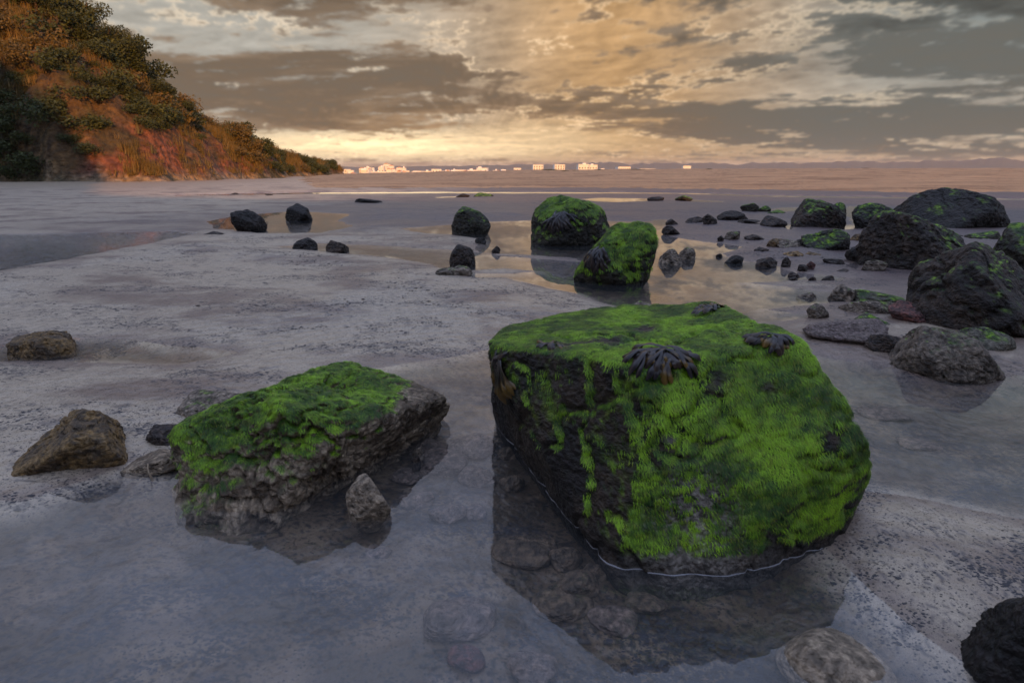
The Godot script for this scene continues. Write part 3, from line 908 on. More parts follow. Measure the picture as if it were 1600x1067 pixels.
func make_hills() -> void:
	var v := PackedVector3Array()
	var index := PackedInt32Array()
	var na := 700
	for i in 15:
		for j in na:
			var r := 2800.0 + 90.0 * i
			var az := lerpf(-0.30, 1.05, j / float(na - 1))
			var x := sin(az) * r
			var z := -cos(az) * r
			v.append(Vector3(x, hill_level(x, z), z))
			if i > 0 and j > 0:
				var k := i * na + j
				index.append_array([k - na - 1, k - 1, k - na, k - na, k - 1, k])
	structure("far_hills", mesh_of(v, index), M.hill)


# ---------------------------------------------------------------- town
func box_mesh(size: Vector3) -> BoxMesh:
	var b := BoxMesh.new()
	b.size = size
	return b


func make_town() -> void:
	var sill := box_mesh(Vector3(1.5, 1.9, 0.25))
	var strip := box_mesh(Vector3(1.0, 1.5, 0.25))
	for n in TOWN.size():
		var t: Array = TOWN[n]
		var w: float = t[2]
		var h: float = t[4] + 1.5
		var deep := maxf(7.0, w * rng.randf_range(0.6, 0.9))
		var o := Node3D.new()
		o.name = numbered("white_building")
		add_child(o)
		o.position = Vector3(t[0], t[3] - 1.5, t[1])
		o.rotation.y = rng.randf_range(-0.22, 0.22)
		var small := n >= 21
		var with_tower := rng.randf() < 0.6
		var with_roof := small and rng.randf() < 0.3
		var trim := " with red tiled roof" if with_roof else (" with roof tower" if with_tower else " with flat roof")
		tag(o, ("small house%s crowded on the slope of the far white town" % trim if small else ("tall white apartment block standing on the far shore" if h > 11.5 else "low long white building on the far shore behind the sandbank")) + ("" if small else trim), "house" if small else "building", ("houses of the white town" if small else ("tall apartment blocks" if h > 11.5 else "low white buildings on the shore")) + trim)
		var wall := put("wall", box_mesh(Vector3(w, h, deep)), M.white_wall if rng.randf() < 0.75 else M.cream_wall, o)
		wall.position.y = h / 2.0
		var parapet := put("parapet", box_mesh(Vector3(w + 0.3, 0.5, deep + 0.3)), M.white_wall, o)
		parapet.position.y = h + 0.25
		if with_tower and not with_roof:
			var tower := put("stair_tower", box_mesh(Vector3(w * 0.3, rng.randf_range(1.2, 2.6), deep * 0.4)), M.white_wall, o)
			tower.position = Vector3(w * rng.randf_range(-0.3, 0.3), h + 1.2, 0.0)
		if with_roof:
			var hood := PrismMesh.new()
			hood.size = Vector3(w * 0.96, 1.4, deep * 0.96)
			var roof := put("roof", hood, M.roof_tile, o)
			roof.position.y = h + 1.2
		var across := maxi(1, int(w / 3.4))
		var floors := maxi(1, int((h - 1.0) / 3.2))
		for f in floors:
			for k in across:
				var win := put("window", sill if not small else strip, M.pane, o)
				win.position = Vector3((k + 0.5) / across * w - w / 2.0, 2.2 + f * 3.2, deep / 2.0)


# ---------------------------------------------------------------- rocks
func ball_points(k: int) -> Dictionary:
	# the surface lattice of a cube, drawn out to a ball: shared by all rocks of that fineness
	var key := "ball_%d" % k
	if M.has(key):
		return M[key]
	var at := {}
	var dirs := PackedVector3Array()
	var index := PackedInt32Array()
	for side in 6:
		var axis := side / 2
		var top := side % 2
		var grid := PackedInt32Array()
		for i in k + 1:
			for j in k + 1:
				var c := [0, 0, 0]
				c[axis] = k * top
				c[(axis + 1) % 3] = i
				c[(axis + 2) % 3] = j
				var id := Vector3i(c[0], c[1], c[2])
				if not at.has(id):
					at[id] = dirs.size()
					var p := (Vector3(id) / k * 2.0 - Vector3.ONE) * (PI / 4.0)
					dirs.append(Vector3(tan(p.x), tan(p.y), tan(p.z)).normalized())
				grid.append(at[id])
		for i in k:
			for j in k:
				var a := grid[i * (k + 1) + j]
				var b := grid[(i + 1) * (k + 1) + j]
				var c := grid[i * (k + 1) + j + 1]
				var d := grid[(i + 1) * (k + 1) + j + 1]
				if top == 1:
					index.append_array([a, c, b, b, c, d])
				else:
					index.append_array([a, b, c, b, d, c])
	M[key] = {"dirs": dirs, "index": index}
	return M[key]


func spread_normals(n: int) -> Array:
	var out := []
	for i in n:
		var y := 1.0 - 2.0 * (i + 0.5) / n
		var r := sqrt(1.0 - y * y)
		out.append(Vector3(r * cos(i * 2.399963), y, r * sin(i * 2.399963)))
	return out


func hewn_radius(dir: Vector3, normals: Array, d: Array, p: float) -> float:
	# distance to a body cut by planes, its edges rounded
	var s := 0.0
	for i in d.size():
		var c: float = normals[i].dot(dir)
		if c > 0.0:
			s += pow(c / d[i], p)
	return pow(s, -1.0 / p)


var TONES := {
	"big": [Color(0.062, 0.043, 0.029), Color(0.014, 0.010, 0.008)],
	"brown": [Color(0.44, 0.34, 0.235), Color(0.17, 0.12, 0.078)],
	"ochre": [Color(0.29, 0.18, 0.07), Color(0.13, 0.09, 0.055)],
	"grey": [Color(0.25, 0.20, 0.155), Color(0.11, 0.085, 0.065)],
	"mossgrey": [Color(0.20, 0.18, 0.14), Color(0.09, 0.085, 0.06)],
	"dark": [Color(0.075, 0.052, 0.040), Color(0.026, 0.019, 0.017)],
	"mossdark": [Color(0.055, 0.048, 0.03), Color(0.022, 0.02, 0.014)],
	"black": [Color(0.026, 0.020, 0.018), Color(0.011, 0.009, 0.009)],
	"red": [Color(0.16, 0.06, 0.05), Color(0.07, 0.035, 0.035)],
	"pink": [Color(0.27, 0.21, 0.19), Color(0.16, 0.12, 0.115)],
	"pinkgrey": [Color(0.26, 0.185, 0.145), Color(0.15, 0.11, 0.09)],
	"bed": [Color(0.22, 0.15, 0.095), Color(0.10, 0.07, 0.047)],
	"pale": [Color(0.46, 0.36, 0.26), Color(0.30, 0.235, 0.17)],
}
const MOSS_BRIGHT := Color(0.31, 0.57, 0.014)
const MOSS_DEEP := Color(0.024, 0.085, 0.007)


func rock_body(c: Vector3, normals: Array, d: Array, p: float, k: int, size: float, s: float, tones: Array, moss: Callable, rough := 1.0) -> Dictionary:
	var ball := ball_points(k)
	var v := PackedVector3Array()
	var colors := PackedColorArray()
	var share := PackedFloat32Array()
	var off := Vector3(s * 3.7, s * 1.3, -s * 2.1)
	for dir in ball.dirs:
		var r := hewn_radius(dir, normals, d, p)
		var q: Vector3 = dir * r
		var u := q / size
		var bulge := n_low.get_noise_3dv(u * 1.3 + off)
		var knob := n_mid.get_noise_3dv(u * 4.2 + off)
		var crack := 1.0 - absf(n_low.get_noise_3dv(u * 1.7 - off)) * 9.0
		r += size * rough * (0.055 * bulge + 0.030 * knob + 0.010 * n_fine.get_noise_3dv(u * 16.0 + off) - 0.045 * maxf(0.0, crack))
		q = dir * r
		v.append(q)
	var mesh := mesh_of(v, ball.index)
	var normals_out: PackedVector3Array = mesh.surface_get_arrays(0)[Mesh.ARRAY_NORMAL]
	for i in v.size():
		var u := v[i] / size
		var mix := smoothstep(-0.25, 0.3, n_low.get_noise_3dv(u * 2.3 + off * 2.0) + 0.5 * n_mid.get_noise_3dv(u * 7.0 - off))
		var col: Color = tones[0].lerp(tones[1], mix)
		col *= 1.0 + 0.35 * n_fine.get_noise_3dv(u * 22.0)
		if moss == big_moss:
			# pale crusted stone shows low on the face, where growth is thin
			var crust := exp(-pow((v[i] + c).distance_to(Vector3(0.473, 0.16, -1.261)) / 0.16, 2.0)) * (1.0 - smoothstep(0.56, 0.70, normals_out[i].dot(Vector3(-0.80, 0.0, 0.50))))
			col = col.lerp(Color(0.33, 0.29, 0.25), clampf(crust * 1.5 + 0.8 * crust * n_fine.get_noise_3dv(u * 18.0), 0.0, 1.0))
		var m: float = moss.call(v[i] + c, normals_out[i], u + off)
		share.append(m)
		if m > 0.0:
			var g := MOSS_DEEP.lerp(MOSS_BRIGHT, smoothstep(-0.25, 0.45, n_mid.get_noise_3dv(u * 3.5 + off) + 0.6 * n_fine.get_noise_3dv(u * 12.0)))
			col = col.lerp(g, m)
		col.a = 1.0
		colors.append(col)
	var arrays := mesh.surface_get_arrays(0)
	arrays[Mesh.ARRAY_COLOR] = colors
	var out := ArrayMesh.new()
	out.add_surface_from_arrays(Mesh.PRIMITIVE_TRIANGLES, arrays)
	return {"mesh": out, "share": share, "v": v, "n": normals_out, "index": ball.index}


func no_moss(_p: Vector3, _n: Vector3, _u: Vector3) -> float:
	return 0.0


func cap_moss(level: float) -> Callable:
	# algae in ragged patches, mostly on the upper side
	return func(_p: Vector3, n: Vector3, u: Vector3) -> float:
		var w := n_low.get_noise_3dv(u * 1.7 + Vector3(9, 0, 0)) * 0.8 + n_mid.get_noise_3dv(u * 6.0) * 0.5 + n_fine.get_noise_3dv(u * 18.0) * 0.25
		return smoothstep(-0.05, 0.40, n.y - 1.0 + level + 0.7 * w)


func craggy_moss(p: Vector3, n: Vector3, u: Vector3) -> float:
	# green crown, bare lower face, bare pale right lobe
	var w := n_low.get_noise_3dv(u * 1.5) * 0.6 + n_mid.get_noise_3dv(u * 5.0) * 0.45 + n_fine.get_noise_3dv(u * 14.0) * 0.3
	return smoothstep(-0.12, 0.40, (p.y - 0.155) * 3.4 + (n.y - 0.45) * 0.9 + 0.55 * w - 1.3 * smoothstep(-0.48, -0.30, p.x) + 0.35 * smoothstep(-0.80, -1.0, p.x))


func big_moss(p: Vector3, n: Vector3, u: Vector3) -> float:
	# the left flank is bare and dark; bare patches on the crown and thin growth low on the front
	var w := n_low.get_noise_3dv(u * 2.2) * 0.5 + n_mid.get_noise_3dv(u * 6.0) * 0.45 + n_fine.get_noise_3dv(u * 20.0) * 0.35
	var flank := smoothstep(0.66, 0.84, n.dot(Vector3(-0.80, 0.0, 0.50)) - 0.06 * w + 0.10 * smoothstep(0.30, 0.10, p.x))
	var m := 1.0 - flank * (1.0 - 0.42 * smoothstep(0.20, 0.40, p.y + 0.12 * w) * smoothstep(-0.1, 0.3, w + 0.05))
	m *= smoothstep(-0.20, 0.05, n.y + 0.2 * w)
	for s in [[Vector3(0.175, 0.484, -1.648), 0.075], [Vector3(0.281, 0.495, -1.646), 0.065], [Vector3(0.537, 0.47, -1.399), 0.05], [Vector3(0.687, 0.444, -1.407), 0.05], [Vector3(0.409, 0.339, -1.317), 0.024], [Vector3(0.43, 0.504, -1.754), 0.06], [Vector3(0.841, 0.311, -1.354), 0.045]]:
		m *= smoothstep(0.1, 1.25, p.distance_to(s[0]) / s[1] + 1.1 * w)
	var thin := exp(-pow(p.distance_to(Vector3(0.473, 0.16, -1.261)) / 0.13, 2.0))
	m *= 1.0 - thin * smoothstep(-0.25, 0.15, n_fine.get_noise_3dv(u * 26.0) + 0.4 * n_mid.get_noise_3dv(u * 8.0) + 0.1)
	return m * smoothstep(0.035, 0.075, p.y + 0.03 * w)


func blade_mesh() -> ArrayMesh:
	var v := PackedVector3Array()
	var index := PackedInt32Array()
	var g := RandomNumberGenerator.new()
	g.seed = 4
	for b in 7:
		var yaw := g.randf_range(-0.7, 0.7)
		var base := Vector3(g.randf_range(-0.5, 0.5), 0.0, g.randf_range(-0.5, 0.5)) * 1.1
		var long := g.randf_range(0.7, 1.5)
		var lift := g.randf_range(0.15, 0.42)
		var side := Vector3(cos(yaw), 0, -sin(yaw)) * 0.05
		var ahead := Vector3(sin(yaw), 0, cos(yaw))
		var first := v.size()
		for t in [0.0, 0.45, 1.0]:
			var at: Vector3 = base + ahead * long * t + Vector3.UP * (lift * sin(t * 2.4) - 0.05)
			var wide: Vector3 = side * (1.0 - 0.75 * t)
			v.append(at - wide)
			v.append(at + wide)
		for r in 2:
			var a: int = first + r * 2
			index.append_array([a, a + 2, a + 1, a + 1, a + 2, a + 3])
	return mesh_of(v, index)


func grow_moss(parent: Node3D, body: Dictionary, count: int, long: float, g_seed: int, label: String) -> void:
	var g := RandomNumberGenerator.new()
	g.seed = g_seed
	var index: PackedInt32Array = body.index
	var v: PackedVector3Array = body.v
	var share: PackedFloat32Array = body.share
	# area-weighted choice of growing triangles
	var sums := PackedFloat32Array()
	var total := 0.0
	for t in range(0, index.size(), 3):
		var m := (share[index[t]] + share[index[t + 1]] + share[index[t + 2]]) / 3.0
		total += (v[index[t + 1]] - v[index[t]]).cross(v[index[t + 2]] - v[index[t]]).length() * (m * m if m > 0.15 else 0.0)
		sums.append(total)
	var many := MultiMesh.new()
	many.transform_format = MultiMesh.TRANSFORM_3D
	many.use_colors = true
	many.mesh = blade_mesh()
	many.instance_count = count
	for i in count:
		var t := sums.bsearch(g.randf() * total) * 3
		t = mini(t, index.size() - 3)
		var a := g.randf()
		var b := g.randf()
		if a + b > 1.0:
			a = 1.0 - a
			b = 1.0 - b
		var i0 := index[t]
		var i1 := index[t + 1]
		var i2 := index[t + 2]
		var at := v[i0] + (v[i1] - v[i0]) * a + (v[i2] - v[i0]) * b
		var n: Vector3 = (body.n[i0] + body.n[i1] + body.n[i2]).normalized()
		var down := (Vector3.DOWN - n * Vector3.DOWN.dot(n) + Vector3(g.randf_range(-0.5, 0.5), 0, g.randf_range(-0.5, 0.5)) * 0.8)
		down = (down - n * down.dot(n)).normalized()
		var size := long * g.randf_range(0.6, 1.3)
		var basis := Basis(n.cross(down), n, down).scaled(Vector3.ONE * size)
		many.set_instance_transform(i, Transform3D(basis, at))
		var u := at * 2.0
		var tone := n_mid.get_noise_3dv(u * 2.4) + 0.6 * n_fine.get_noise_3dv(u * 8.0) + g.randf_range(-0.35, 0.35)
		tone += 0.5 * n_low.get_noise_3dv(at * 3.1)
		var c := MOSS_DEEP.lerp(MOSS_BRIGHT, smoothstep(-0.55, 0.75, tone))
		var kind := g.randf()
		if kind < 0.10:
			c = c.lerp(Color(0.30, 0.32, 0.03), 0.6)
		elif kind < 0.22:
			c = c.lerp(Color(0.075, 0.055, 0.02), 0.7)
		many.set_instance_color(i, c * g.randf_range(0.75, 1.25))
	var o := MultiMeshInstance3D.new()
	o.name = "moss"
	o.multimesh = many
	o.material_override = M.moss
	o.set_meta("kind", "stuff")
	o.set_meta("label", label)
	parent.add_child(o, true)


func make_big_boulder() -> void:
	var f: Dictionary = FITTED.big
	var body := rock_body(f.c, f.n, f.d, 34.0, 120, 0.62, 5.0, TONES.big, big_moss, 0.52)
	M.big = body
	var o := put("mossy_boulder", body.mesh, M.rock)
	o.position = f.c
	tag(o, "largest boulder, slanting face covered in bright green algae, dark bare flank in the pool", "boulder")
	grow_moss(o, body, 105000, 0.0088, 3, "short bright green algae combed down the slanting face")


func make_fitted_rocks() -> void:
	var list := [
		["mossy_rock", "mossy_rock", "long craggy brown rock with green algae on its crown beside the standing stone", "rock", "brown", 0.46, 100, 0.34, 1.9],
		["ochre_rock", "ochre_rock", "low ochre yellow layered rock on the sand at the pool edge", "rock", "ochre", -9.0, 44, 0.22, 1.2],
		["standing_stone", "pyramid_stone", "small pale pyramid shaped stone standing in water before the craggy mossy rock", "stone", "pale", -9.0, 22, 0.07, 0.8],
		["ring_rock", "curved_rock", "curved brown rock lying in the small pool with golden reflection", "rock", "ochre", -9.0, 34, 0.2, 1.3],
		["dark_cube_rock", "blocky_rock", "dark blocky rock with thin moss standing at the far rim of the central pool", "rock", "mossdark", 0.35, 26, 0.3, 1.0],
		["pale_pyramid_rock", "pointed_rock", "grey brown pointed rock between the central pool and the pale sand", "rock", "dark", -9.0, 24, 0.15, 1.0],
		["humped_boulder", "humped_boulder", "humped dark boulder with green shoulder and dark seaweed in the central pool", "boulder", "mossdark", 0.62, 40, 0.5, 1.0],
		["leaning_boulder", "leaning_boulder", "leaning green boulder with seaweed on its flank, mirrored in the central pool", "boulder", "mossdark", 1.05, 44, 0.38, 1.0],
		["mossy_slab", "slab_boulder", "dark upright slab boulder with a sloping green top edge", "boulder", "dark", 0.34, 40, 0.5, 1.1],
		["giant_boulder", "giant_boulder", "huge black boulder with a domed top before the orange sandbank", "boulder", "black", 0.05, 40, 0.9, 0.8],
		["dark_boulder", "dark_boulder", "large dark rugged boulder with a green edge beside the red stone", "boulder", "dark", 0.22, 52, 0.55, 1.2],
		["edge_boulder", "green_dark_boulder", "dark green boulder behind the large rugged boulder", "boulder", "mossdark", 0.5, 30, 0.45, 1.0],
		["twin_boulder", "lumpy_boulder", "lumpy dark brown boulder standing between two bright puddles", "boulder", "dark", 0.3, 32, 0.5, 1.2],
		["grey_rock", "grey_rock", "broad grey rock with faint green top reaching into the pool", "rock", "grey", 0.16, 48, 0.34, 1.0],
		["far_grey_rock", "grey_rock", "low grey green rock just behind the broad grey rock", "rock", "mossgrey", 0.25, 30, 0.2, 1.0],
		["low_mossy_rock", "wedge_rock", "dark wedge shaped rock with green ridge on the lilac sand", "rock", "black", 0.36, 28, 0.3, 1.0],
		["round_dark_rock", "rounded_boulder", "dark rounded boulder tucked behind the upright slab boulder", "boulder", "black", 0.3, 28, 0.4, 1.0],
	]
	var s := 11.0
	for a in list:
		var f: Dictionary = FITTED[a[0]]
		var normals: Array = f.n if f.has("n") else spread_normals(f.d.size())
		s += 2.3
		var body := rock_body(f.c, normals, f.d, 16.0, a[6], a[7], s, TONES[a[4]], craggy_moss if a[0] == "mossy_rock" else (cap_moss(a[5]) if a[5] > 0.0 else no_moss), a[8])
		M[a[0]] = body
		var o := put(a[1], body.mesh, M.rock if f.c.z > -4.0 else M.far_rock)
		o.position = f.c
		tag(o, a[2], a[3])
		if a[0] == "mossy_rock":
			grow_moss(o, body, 30000, 0.0088, 6, "bright green algae on the crown")
		elif a[0] == "leaning_boulder":
			grow_moss(o, body, 9000, 0.020, 7, "short green algae")
		elif a[0] == "humped_boulder":
			grow_moss(o, body, 7000, 0.024, 9, "short green algae on the shoulder")


var SMALL_WORDS := {
	"a": ["small dark stone wedged between the ochre rock and the craggy mossy rock", ""],
	"b": ["flat grey rock half hidden behind the craggy mossy rock", ""],
	"n": ["low rough stone joining the ochre rock to the craggy mossy rock", ""],
	"c": ["leaning black rock at the rim of the far mirror pool with orange reflection", ""],
	"d": ["black rounded rock standing alone inside the far mirror pool", ""],
	"e": ["black blocky stone in the narrow arm of water", ""],
	"f": ["dark jagged stone with a pale foot in the narrow arm of water", ""],
	"g": ["low pale stone on the sand before the pointed rock", "low pale stones before the pointed rock"],
	"h": ["small dark stone alone in the water near the blocky rock", "small stones by the blocky rock"],
	"i": ["one of two touching grey rocks in the open central pool", "touching grey rocks in the central pool"],
	"j": ["flat dark stone far out on the dark flats by the channel", "far stones by the channel"],
	"l": ["mossy block leaning against the lumpy dark brown boulder", ""],
	"m": ["black wet stone beside a bright puddle at the foot of the slab boulder", ""],
	"p": ["little pointed grey stone in the shallows near the sand spit", ""],
	"q": ["rounded grey stone standing in the shallows below the sand spit", "rounded stones below the sand spit"],
	"s": ["small mossy stone between the flat pink rock and the red stone", ""],
	"t": ["dark red angular stone at the foot of the large rugged boulder", ""],
	"u": ["broad flat pinkish rock sunk in the sand behind the biggest boulder", ""],
	"v": ["dark low rock touching the broad grey rock", ""],
	"x": ["black rock at the corner of the wet sand before the biggest boulder", ""],
	"y": ["grey stone showing just behind the crown of the biggest boulder", ""],
	"z": ["thin dark stone lying flat on the pale sand beside the stream", ""],
}
var SHADES := {"dark": "dark brown", "mossdark": "dark mossy", "grey": "grey", "ochre": "ochre", "black": "black", "red": "reddish", "mossgrey": "greenish grey"}


func small_rock(x: float, z: float, wide: float, high: float, floor_y: float, k: int, s: int, tones: Array, moss: float, rough := 1.0, edge := 17.0) -> MeshInstance3D:
	var g := RandomNumberGenerator.new()
	g.seed = 400 + s
	var body_high := high - floor_y
	var sink := body_high * 0.35 + 0.01
	var half := Vector3(wide * 0.5, (body_high + sink) * 0.5, wide * 0.40)
	var count := 9 + g.randi() % 5
	var normals := []
	var d := []
	var turn := Basis(Vector3.UP, g.randf() * TAU) * Basis(Vector3.RIGHT, g.randf_range(-0.6, 0.6))
	for n in spread_normals(count):
		var m: Vector3 = (turn * n + Vector3(g.randf_range(-1, 1), g.randf_range(-1, 1), g.randf_range(-1, 1)) * 0.25).normalized()
		normals.append(m)
		d.append((m * half).length() * g.randf_range(0.72, 1.12))
	var c := Vector3(x, high - half.y, z)
	var body := rock_body(c, normals, d, edge, k, half.length() * 0.75, float(s) * 1.7, tones, cap_moss(moss) if moss > 0.0 else no_moss, rough)
	var box: AABB = body.mesh.get_aabb()
	var o := MeshInstance3D.new()
	o.mesh = body.mesh
	o.material_override = M.rock if z > -4.0 else M.far_rock
	o.scale = Vector3(wide / box.size.x, (body_high + sink) / box.size.y, wide * 0.8 / box.size.z)
	o.position = Vector3(x, high, z) - o.scale * (box.get_center() + Vector3(0, box.size.y * 0.5, 0))
	return o


func make_small_rocks() -> void:
	var n := 0
	for a in SMALL_ROCKS:
		n += 1
		var fine := 26 if a[1] > -4.0 else (18 if a[2] > 0.25 else 12)
		var level := maxf(ground_level(a[0], a[1], pool_depth(a[0], a[1])), -0.03)
		var moss := {"mossdark": 0.55, "mossgrey": 0.45, "grey": 0.06}.get(a[4], 0.0) as float
		var o := small_rock(a[0], a[1], a[2], maxf(a[3], level + 0.35 * a[2] * 0.4), minf(level, 0.0), fine, n, [TONES[a[4]][0] * (0.8 + 0.45 * (n * 7 % 5) / 2.0), TONES[a[4]][1] * (0.9 + 0.5 * (n * 3 % 4) / 2.0)], moss)
		o.name = numbered("stone" if a[2] < 0.3 else "rock")
		add_child(o)
		if a[5] in ["k", "o", "w", "r"]:
			var where: Array = {"k": ["rock lying on the lilac sand among the far boulders", "rocks scattered on the lilac sand"], "o": ["stone along the far shore of the central pool", "stones along the pool shore"], "w": ["pebble in the water under the craggy mossy rock", "pebbles under the mossy rock"], "r": ["long flat rock beside the large rugged boulder", "flat rocks by the rugged boulder"]}[a[5]]
			tag(o, "%s %s" % [SHADES[a[4]], where[0]], "rock" if a[2] >= 0.3 else "stone", "%s %s" % [SHADES[a[4]], where[1]])
		else:
			tag(o, SMALL_WORDS[a[5]][0], "rock" if a[2] >= 0.3 else "stone", SMALL_WORDS[a[5]][1])


func make_submerged() -> void:
	var words := {
		"pinkgrey": ["smooth pale pinkish stone lying under the still water", "pale stones under water"],
		"red": ["red angular stone lying under water before the biggest boulder", ""],
		"brown": ["rounded brown stone under water in the biggest boulder's reflection", "brown stones under water by the boulder"],
		"pale": ["rounded pale stone half sunk in shallow water before the biggest boulder", ""],
	}
	var n := 100
	for a in SUBMERGED:
		n += 1
		var bed := ground_level(a[0], a[1], pool_depth(a[0], a[1]))
		var top: float = minf(bed + a[3], -0.006) if a[4] != "pale" else 0.035
		var o := small_rock(a[0], a[1], a[2], maxf(top, bed + 0.012), bed, 20, n, TONES["bed" if a[4] == "brown" else a[4]], 0.0, 0.35, 6.0)
		o.name = numbered("sunken_stone")
		add_child(o)
		tag(o, words[a[4]][0], "stone", words[a[4]][1])


# ---------------------------------------------------------------- seaweed
func frond_mesh(path: PackedVector3Array, up: PackedVector3Array, wide: float, c: Color, tip: Color, g: RandomNumberGenerator) -> ArrayMesh:
	# a leathery strap with a midrib and a swollen, rounded end
	var v := PackedVector3Array()
	var colors := PackedColorArray()
	var index := PackedInt32Array()
	var n := path.size()
	for i in n:
		var t := i / float(n - 1)
		var along := (path[mini(i + 1, n - 1)] - path[maxi(i - 1, 0)]).normalized()
		var side := along.cross(up[i]).normalized()
		var w := wide * (0.35 + 0.75 * t) * (1.0 - 0.75 * smoothstep(0.86, 1.0, t))
		var thick := wide * (0.10 + 0.42 * smoothstep(0.6, 0.85, t) * (1.0 - smoothstep(0.92, 1.0, t)))
		var curl := 0.25 * w * sin(t * 9.0 + g.randf())
		for k in 7:
			var a := (k / 6.0 - 0.5) * 2.0
			v.append(path[i] + side * w * a * 0.5 + up[i] * (thick * (1.0 - a * a) + curl * a * 0.4))
			colors.append(c.lerp(tip, smoothstep(0.45, 0.95, t)) * (1.0 - 0.25 * absf(a)))
		if i > 0:
			for k in 6:
				var p := (i - 1) * 7 + k
				index.append_array([p, p + 7, p + 1, p + 1, p + 7, p + 8])
	return mesh_of(v, index, colors)


func seaweed_clump(body_key: String, centre: Vector3, at: Vector3, fronds: int, long: float, wide: float, spread: float, heading: float, golden: float, s: int, label: String) -> void:
	var f: Dictionary = FITTED[body_key]
	var normals: Array = f.n if f.has("n") else spread_normals(f.d.size())
	var p := 18.0 if body_key == "big" else 14.0
	var g := RandomNumberGenerator.new()
	g.seed = s
	var o := Node3D.new()
	o.name = numbered("seaweed_clump")
	add_child(o)
	o.position = at
	tag(o, label, "seaweed")
	var dir := (at - centre).normalized()
	var e := 0.01
	var hit := func(q: Vector3) -> Vector3:
		var w := (q - centre).normalized()
		return centre + w * hewn_radius(w, normals, f.d, p)
	var t1 := dir.cross(Vector3.UP).normalized()
	var t2 := dir.cross(t1).normalized()
	var base: Vector3 = hit.call(at)
	var n: Vector3 = (hit.call(at + t1 * e) - base).cross(hit.call(at + t2 * e) - base).normalized()
	if n.dot(dir) < 0.0:
		n = -n
	var down := (Vector3.DOWN - n * Vector3.DOWN.dot(n)).normalized()
	var across := n.cross(down).normalized()
	for k in fronds:
		var a := heading + (k / float(fronds - 1) - 0.5) * spread + g.randf_range(-0.12, 0.12)
		var ahead := (down * cos(a) + across * sin(a)).normalized()
		var root := base + across * g.randfn(0.0, 0.16) * long + down * g.randfn(0.0, 0.10) * long
		var l := long * g.randf_range(0.4, 1.15)
		var path := PackedVector3Array()
		var ups := PackedVector3Array()
		var lift := g.randf_range(0.05, 0.75)
		var layer := g.randf_range(0.004, 0.014)
		for i in 12:
			var t := i / 11.0
			var q := root + ahead * l * t + across * 0.06 * l * sin(t * 5.0 + k)
			q = hit.call(q)
			q += n * (layer + l * lift * 0.55 * t * (1.05 - t) * 2.0)
			q += Vector3.DOWN * 0.30 * l * t * t * lift
			path.append(q - at)
			ups.append(n)
		var gold := g.randf() < golden
		var c := Color(0.012, 0.012, 0.018).lerp(Color(0.026, 0.02, 0.022), g.randf())
		var tip := Color(0.16, 0.095, 0.02) if gold else Color(0.018, 0.018, 0.026).lerp(Color(0.05, 0.033, 0.025), g.randf())
		var frond := put("frond", frond_mesh(path, ups, wide * g.randf_range(0.75, 1.25), c, tip, g), M.weed, o)
		# the strap forks: a shorter twin leaves it halfway
		if g.randf() < 0.7:
			var fork := PackedVector3Array()
			var turn := Basis(n, g.randf_range(0.35, 0.6) * (1.0 if g.randf() < 0.5 else -1.0))
			for i in range(4, 12):
				fork.append(path[4] + turn * (path[i] - path[4]) * 0.9)
			put("lobe", frond_mesh(fork, ups.slice(0, 8), wide * 0.8, c, tip, g), M.weed, frond)


func make_seaweed() -> void:
	var big: Vector3 = FITTED.big.c
	seaweed_clump("big", big, Vector3(0.413, 0.518, -1.452), 46, 0.105, 0.021, 3.3, 0.1, 0.28, 51, "dark bladed seaweed rosette with golden tips on the biggest boulder's face")
	seaweed_clump("big", big, Vector3(0.73, 0.547, -1.517), 20, 0.075, 0.018, 3.0, -0.1, 0.3, 52, "dark seaweed clump hanging over the shoulder of the biggest boulder")
	seaweed_clump("big", big, Vector3(0.133, 0.478, -1.665), 7, 0.07, 0.014, 2.4, 0.6, 0.5, 53, "thin little seaweed sprig on the crown of the biggest boulder")
	seaweed_clump("big", big, Vector3(-0.045, 0.428, -1.742), 11, 0.13, 0.026, 1.5, 0.0, 0.75, 54, "golden brown seaweed straps hanging down the biggest boulder's dark flank")
	seaweed_clump("big", big, Vector3(0.711, 0.524, -1.92), 8, 0.09, 0.02, 2.6, 0.3, 0.4, 55, "seaweed sprig curling over the back of the biggest boulder")
	seaweed_clump("leaning_boulder", FITTED.leaning_boulder.c, Vector3(0.77, 0.30, -5.09), 44, 0.20, 0.034, 1.5, -0.25, 0.2, 56, "dark seaweed hanging on the flank of the leaning green boulder")
	seaweed_clump("humped_boulder", FITTED.humped_boulder.c, Vector3(0.66, 0.40, -7.80), 44, 0.26, 0.045, 2.0, 0.0, 0.1, 57, "dark seaweed mat on the face of the humped dark boulder")


